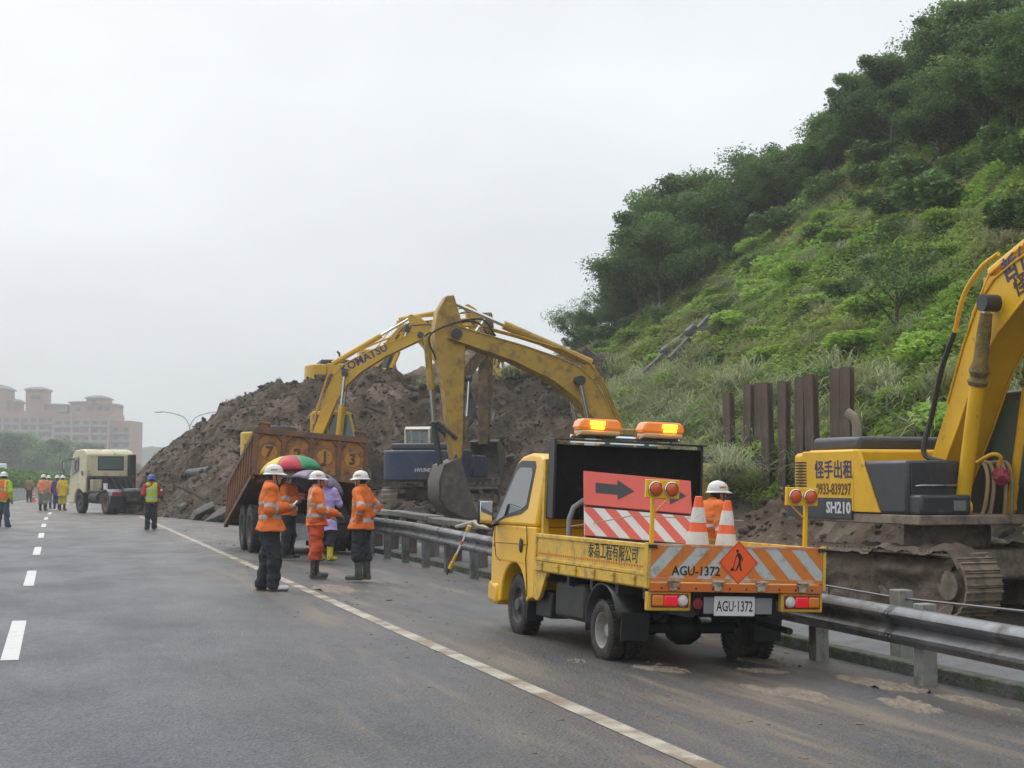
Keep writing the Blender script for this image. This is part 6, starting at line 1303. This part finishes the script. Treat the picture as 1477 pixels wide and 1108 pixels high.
MB().cyl((-.95, 1.15, .72), (-.95, 2.1, .72), .26, n=16).build('air_tank', M_BLK, TT); MB().b2((-1.12, 1.75, 1.0), (-.70, 2.15, 1.55)).build('battery_box', mat('cream_box', (.38, .33, .22), .6, var=.2), TT, bevel=.03); MB().cyl((-.62, 1.5, 1.05), (-.62, 1.5, 1.38), .10, n=12).build('filter', M_WHITE, TT)
MB().b2((.65, .9, .45), (1.15, 2.1, .95)).build('fuel_tank', M_GREYP, TT, bevel=.06)
for sg in (-1, 1):
    wheel(TT, (sg * 1.02, 3.35, .50), .50, .28, sg, M_RIMD, lug=8); wheel(TT, (sg * 1.08, 0, .50), .50, .27, sg, mat('rusty_rim', (.20, .13, .09), .7, var=.2), dual=True, lug=8); wheel(TT, (sg * .78, 0, .50), .50, .27, -sg, M_RIMD, lug=8)
    ang = np.linspace(-.1, math.pi * 1.02, 14); o = MB().loft([[(sg * 1.24, .62 * math.cos(q), .52 + .60 * math.sin(q)) for q in ang], [(sg * .62, .62 * math.cos(q), .52 + .60 * math.sin(q)) for q in ang]], False).build('fender', mat('grey_fender', (.16, .165, .17), .5, dirt=(.12, .1, .08), damt=.3), TT); sm = o.modifiers.new('t', 'SOLIDIFY'); sm.thickness = .02
    MB().box((sg * .93, -.66, .55), (.60, .02, .55)).build('mudflap', M_PLAS, TT); MB().box((sg * .93, -.70, .92), (.45, .04, .16)).build('tail_lamp', MATS['dull_red_lamp'], TT, bevel=.01)
MB().cyl((-1.0, 0, .5), (1.0, 0, .5), .09, n=10).build('axle', M_BLK, TT)
MB().tube(spl([(.2, -.9, 1.12), (.5, -1.0, .85), (.9, -.95, 1.0), (1.1, -.9, 1.1)]), .03, 6).build('loose_strap', M_WHITE, TT)
# fallen concrete pole on the heap, torn culvert mouths and timber
def on_heap(t, s, dz=0): return Vector((t, s, float(heap_h(np.array([t]), np.array([s]))[0]) + dz))
a = on_heap(5.9, 74.6, .45); b = on_heap(6.4, 70.4, .05); d = (b - a)
o = MB().cyl(a, b + d * .1, .19, .23, 18).build('fallen_pole', MATS['dark_wet_concrete']); tag(o, 'grey concrete pole sticking out of the landslide heap', 'pole')
for (t, s, k, lab) in ((6.2, 62.2, 1.0, 'dark torn asphalt slab jutting from the foot of the heap'), (6.9, 61.2, .7, 'smaller dark slab beside the torn asphalt at the heap foot'), (5.6, 64.5, .8, 'tilted grey slab half sunk in the left flank of the heap')):
    p = on_heap(t, s, .25); m = MB().box((0, 0, 0), (1.5 * k, 1.1 * k, .22)); m.v = [(x + .08 * math.sin(y * 9 + z), y + .08 * math.cos(x * 7), z + .03 * math.sin(x * 5 + y * 6)) for x, y, z in m.v]
    o = m.build('broken_slab', mat('torn_asphalt', (.045, .044, .044), .8, var=.3, vscale=5, dirt=(.12, .10, .085), damt=.4, bump=.5) if k != .8 else M_CONC, bevel=.03); o.location = p; o.rotation_euler = (R(-32 * k), R(14), k * 2); tag(o, lab, 'slab')
rl = random.Random(61)
for j in range(9):
    t = rl.uniform(5.5, 17); s_ = rl.uniform(60.5, 74); p = on_heap(t, s_, .05); a_ = rl.uniform(0, 6.28); d_ = Vector((math.cos(a_), math.sin(a_), rl.uniform(.15, .6))); L_ = rl.uniform(.8, 1.9)
    m = MB().tube(spl([p - d_ * .3, p + d_ * L_ * .5 + Vector((0, 0, .08)), p + d_ * L_]), .05, 6); q_ = p + d_ * L_ * .55
    for b_ in range(3): e_ = (d_ + Vector((rl.uniform(-.8, .8), rl.uniform(-.8, .8), rl.uniform(-.1, .6)))).normalized(); m.tube([q_, q_ + e_ * .3, q_ + e_ * .55 + Vector((0, 0, .05))], [.025, .018, .006], 5)
    tag(m.build('broken_branch', M_BARK), 'broken bare branch sticking out of the landslide heap', 'branch', 'branches torn into the heap')
# ================================================================ left background
def curveX(t, s): return t + float(bend(s))
MW = thing('median_barrier', 'grey concrete median barrier below the hedge', 'barrier', (0, 0, 0))
for i in range(30):
    s0 = 84 + i * 4; x0, x1 = curveX(-5.0, s0), curveX(-5.0, s0 + 4); ang = math.atan2(x0 - x1, 4)
    m = MB(); m.prism([(-.30, 0), (.30, 0), (.28, .12), (.14, .35), (.10, .88), (-.10, .88), (-.14, .35), (-.28, .12)], -1.99, 1.99, 'XZ'); o = m.build('barrier_block', M_CONC, MW, bevel=.01); o.location = ((x0 + x1) / 2, s0 + 2, 0); o.rotation_euler = (0, 0, ang)
g = np.random.default_rng(91); k = 26000; s = 86 + 120 * g.random(k); z = .7 + (1.35 + .3 * vnoise(s * .35, s * 0)) * g.random(k) ** .6; t = -5.9 + g.normal(size=k) * .38; C = np.stack([t + bend(s), s, z], 1); sz = g.uniform(.06, .14, k)
v, f = leaf_quads(C, sz * 1.3, sz * .8, .3, g); HG = thing('hedge', 'clipped green hedge along the motorway median', 'hedge', (0, 0, 0)); link_mesh('foliage', np_mesh('foliage', v, f, M_TREE2, False, np.clip(.5 + .3 * g.normal(size=k), 0, 1)), HG)
m = MB()
for s_ in np.arange(87, 205, 1.6): x_ = curveX(-5.9, s_); m.tube([(x_, s_, 0), (x_ + .05, s_, .8), (x_, s_ + .1, 1.6)], [.03, .025, .012], 5)
tag(m.build('stems', M_BARK, HG), kind='stuff')
# white coach beyond the hedge
c = cam_pt(-51.5, 158); CO = thing('coach', 'white coach roof showing above the median hedge', 'coach', (c[0], c[1], 0), R(4))
m = MB().b2((-1.25, -5, .35), (1.25, 5, 3.1)).build('coach_body', mat('coach_white', (.72, .75, .76), .35), CO, bevel=.15, seg=3); MB().b2((-1.0, -5.02, 1.5), (1.0, -4.99, 2.7)).build('coach_rear_window', mat('teal_glass', (.12, .30, .30), .1), CO, bevel=.05)
for sg in (-1, 1): MB().b2((sg * 1.24, -4.4, 1.6), (sg * 1.262, 4.6, 2.6)).build('coach_side_window', MATS['teal_glass'], CO)
for y in (-3.2, 3.2):
    for sg in (-1, 1): wheel(CO, (sg * 1.1, y, .5), .5, .28, sg, M_RIMD)
# street lamp
c = cam_pt(-39.8, 197); SL = thing('street_lamp', 'tall double-armed street lamp rising behind the landslide heap', 'street lamp', (c[0], c[1], 0), R(-16)); MB().tube([(0, 0, 0), (0, 0, 8.2)], [.12, .08], 10).build('pole', M_GALV, SL)
for sg in (-1, 1): MB().tube(spl([(0, 0, 8.1), (sg * .7, 0, 9.2), (sg * 2.2, 0, 9.75), (sg * 3.6, 0, 9.95)]), .06, 8).build('arm', M_GALV, SL); MB().box((sg * 3.9, 0, 9.86), (.85, .3, .13)).build('lamp_head', M_GALV, SL, bevel=.04)
# trees beyond the median
rt2 = random.Random(33)
for i in range(26):
    px = -20 + i * 8.4 + rt2.uniform(-4, 4); Y = rt2.uniform(300, 420); X = (px - 738.5) / 2300 * Y; x, y = cam_pt(X, Y); hgt = (70 if px < 90 else 52 if px < 150 else 30) / 2300 * Y * rt2.uniform(.75, 1.0) + 1.55; k = hgt / 5.6
    place_tree('roadside_tree', rt2.choice([0, 1, 2, 3]), (x, y, -.5), (k * 1.15, k), rt2.uniform(0, 6), 'hazy green tree in the belt beyond the median', 'tree', 'trees beyond the median')
# ================================================================ apartment block
M_APT = mat('pink_tile_wall', (.30, .165, .115), .8, var=.08, vscale=.2); M_APB = mat('beige_balcony', (.26, .215, .18), .8, var=.1, vscale=.3); M_APW = mat('apartment_window', (.05, .06, .07), .2); M_APR = mat('slate_roof', (.16, .14, .14), .7); M_COL = mat('pale_column', (.34, .23, .18), .8)
def far_x(px, Y): return (px - 738.5) / 2300 * Y
def far_z(py, Y): return 1.55 + (692 - py) / 2300 * Y
YA = 600.0; c = cam_pt(0, YA); AP = thing('apartment_block', 'pale pink apartment block with corner turrets beyond the trees', 'building', (c[0], c[1], 0), R(-15.95))
def blk(x0, x1, ytop, d0, d1, m=M_APT, name='wall', bot=None): return MB().b2((far_x(x0, YA), d0, -1 if bot is None else far_z(bot, YA)), (far_x(x1, YA), d1, far_z(ytop, YA))).build(name, m, AP)
blk(-60, 80, 593, 0, 22); blk(80, 159, 597, -2, 22); blk(159, 188, 607, 1.5, 20); blk(96, 159, 581, 4, 20, bot=597); blk(121, 146, 575, 3, 16, bot=582); blk(34, 60, 563, 2, 12, bot=594); blk(60, 92, 585, 4, 16, M_APB, bot=594); blk(-60, 4, 562, 3, 14, bot=594); blk(4, 16, 580, 5, 16, bot=594)
def roof(x0, x1, y0, y1, d0, d1):
    a, b = far_x(x0 - 2, YA), far_x(x1 + 2, YA); z0, z1 = far_z(y0, YA), far_z(y1, YA); cx, cd = (a + b) / 2, (d0 + d1) / 2
    r = lambda k, z: [(cx + (a - cx) * k, cd + (d0 - .6 - cd) * k, z), (cx + (b - cx) * k, cd + (d0 - .6 - cd) * k, z), (cx + (b - cx) * k, cd + (d1 + .6 - cd) * k, z), (cx + (a - cx) * k, cd + (d1 + .6 - cd) * k, z)]
    MB().loft([r(1, z0), r(1, z0 + .5), r(.72, z0 + (z1 - z0) * .75), r(.35, z1)]).build('roof', M_APR, AP)
roof(121, 146, 575, 569, 3, 16); roof(34, 60, 563, 557, 2, 12); roof(96, 121, 581, 577, 4, 20); roof(146, 159, 585, 582, 4, 18); roof(-60, 4, 562, 552, 3, 14); roof(4, 16, 580, 574, 5, 16); roof(60, 92, 585, 581, 4, 16)
wm = MB().b2((-.95, -.06, -.75), (.95, .04, .75)).mesh('window', M_APW); bmz = {}
for (x0, x1, d0, top) in ((-20, 80, 0, 602), (80, 159, -2, 606), (159, 188, 1.5, 616)):
    nx = max(2, int((x1 - x0) / 12.5)); rows = int((690 - top) / 11.3)
    for r_ in range(rows + 1):
        z = far_z(top + 5.6 + r_ * 11.3, YA)
        MB().b2((far_x(x0, YA), d0 - 1.1, z - 1.35), (far_x(x1, YA), d0 - .01, z - 1.1)).b2((far_x(x0, YA) + .2, d0 - 1.1, z - 1.09), (far_x(x1, YA) - .2, d0 - 1.0, z - .35)).build('balcony', M_APB, AP)
        for q in range(nx): link_mesh('window', wm, AP, (far_x(x0 + (q + .5) * (x1 - x0) / nx, YA), d0, z + .25))
    for q in range(0, nx + 1, 2): xx = far_x(x0 + q * (x1 - x0) / nx, YA); MB().b2((xx - .35, d0 - 1.3, 0), (xx + .35, d0 - 1.101, far_z(top - 2, YA))).build('column', M_COL, AP)
for px, py in ((126, 589), (140, 589), (108, 590), (45, 573), (52, 573), (150, 590), (132, 579)): link_mesh('window', wm, AP, (far_x(px, YA), 2.0 if px < 60 else 4.0 - .02 if py > 583 else 3.0, far_z(py, YA)))
# fainter tower behind the heap
YB = 1050.0; c = cam_pt(0, YB); FB = thing('far_tower', 'faint grey tower block in the mist behind the heap', 'building', (c[0], c[1], 0), R(-15.95))
MB().b2((far_x(331, YB), 0, 0), (far_x(368, YB), 18, far_z(575, YB))).b2((far_x(338, YB), 4, far_z(575, YB)), (far_x(360, YB), 14, far_z(570, YB))).build('wall', M_APB, FB)
for r_ in range(14): MB().b2((far_x(333, YB), -.2, far_z(581 + r_ * 8, YB) - 1.2), (far_x(366, YB), -.01, far_z(581 + r_ * 8, YB) + .6)).build('window_band', M_APW, FB)
# wooded ridge in the mist
YC = 700.0; T = np.linspace(-320, -60, 180); D = np.linspace(0, 160, 30); X, Dd = np.meshgrid(T, D); px = X / YC * 2300 + 738.5; crest = np.interp(px, [-300, 60, 190, 212, 235, 262, 330, 420, 560], [12, 17, 20.5, 20, 15, 9, 5, 6, 3]); Zr = crest * np.sin(np.clip(Dd / 120, 0, 1) * math.pi / 2) + 2.2 * fbm(X / 9, Dd / 9, 4) * sstep(Dd, 5, 40)
P = np.stack([X, YC + Dd, Zr - 2], -1).reshape(-1, 3); W_ = np.stack([P[:, 0] * .9615 + P[:, 1] * .2747, -P[:, 0] * .2747 + P[:, 1] * .9615, P[:, 2]], 1); i = (np.arange(29)[:, None] * 180 + np.arange(179)).ravel(); f = np.stack([i, i + 1, i + 181, i + 180], -1)
tag(link_mesh('wooded_ridge', np_mesh('wooded_ridge', W_, f, mat('far_wood', (.045, .07, .035), .9, var=.35, vscale=.15), True)), kind='structure')
# ================================================================ drizzle haze
hz = MB().b2((-900, -60, -2.0), (900, 1500, 75)).build('haze', None, smooth=0)
hm = bpy.data.materials.new('haze'); hm.use_nodes = True; n = hm.node_tree.nodes; n.clear()
ho = n.new('ShaderNodeOutputMaterial'); hv = n.new('ShaderNodeVolumePrincipled'); hv.inputs['Color'].default_value = (.93, .95, .97, 1); hv.inputs['Density'].default_value = .0008; hv.inputs['Anisotropy'].default_value = .2
hm.node_tree.links.new(hv.outputs[0], ho.inputs['Volume']); hz.data.materials.clear(); hz.data.materials.append(hm); tag(hz, kind='stuff')
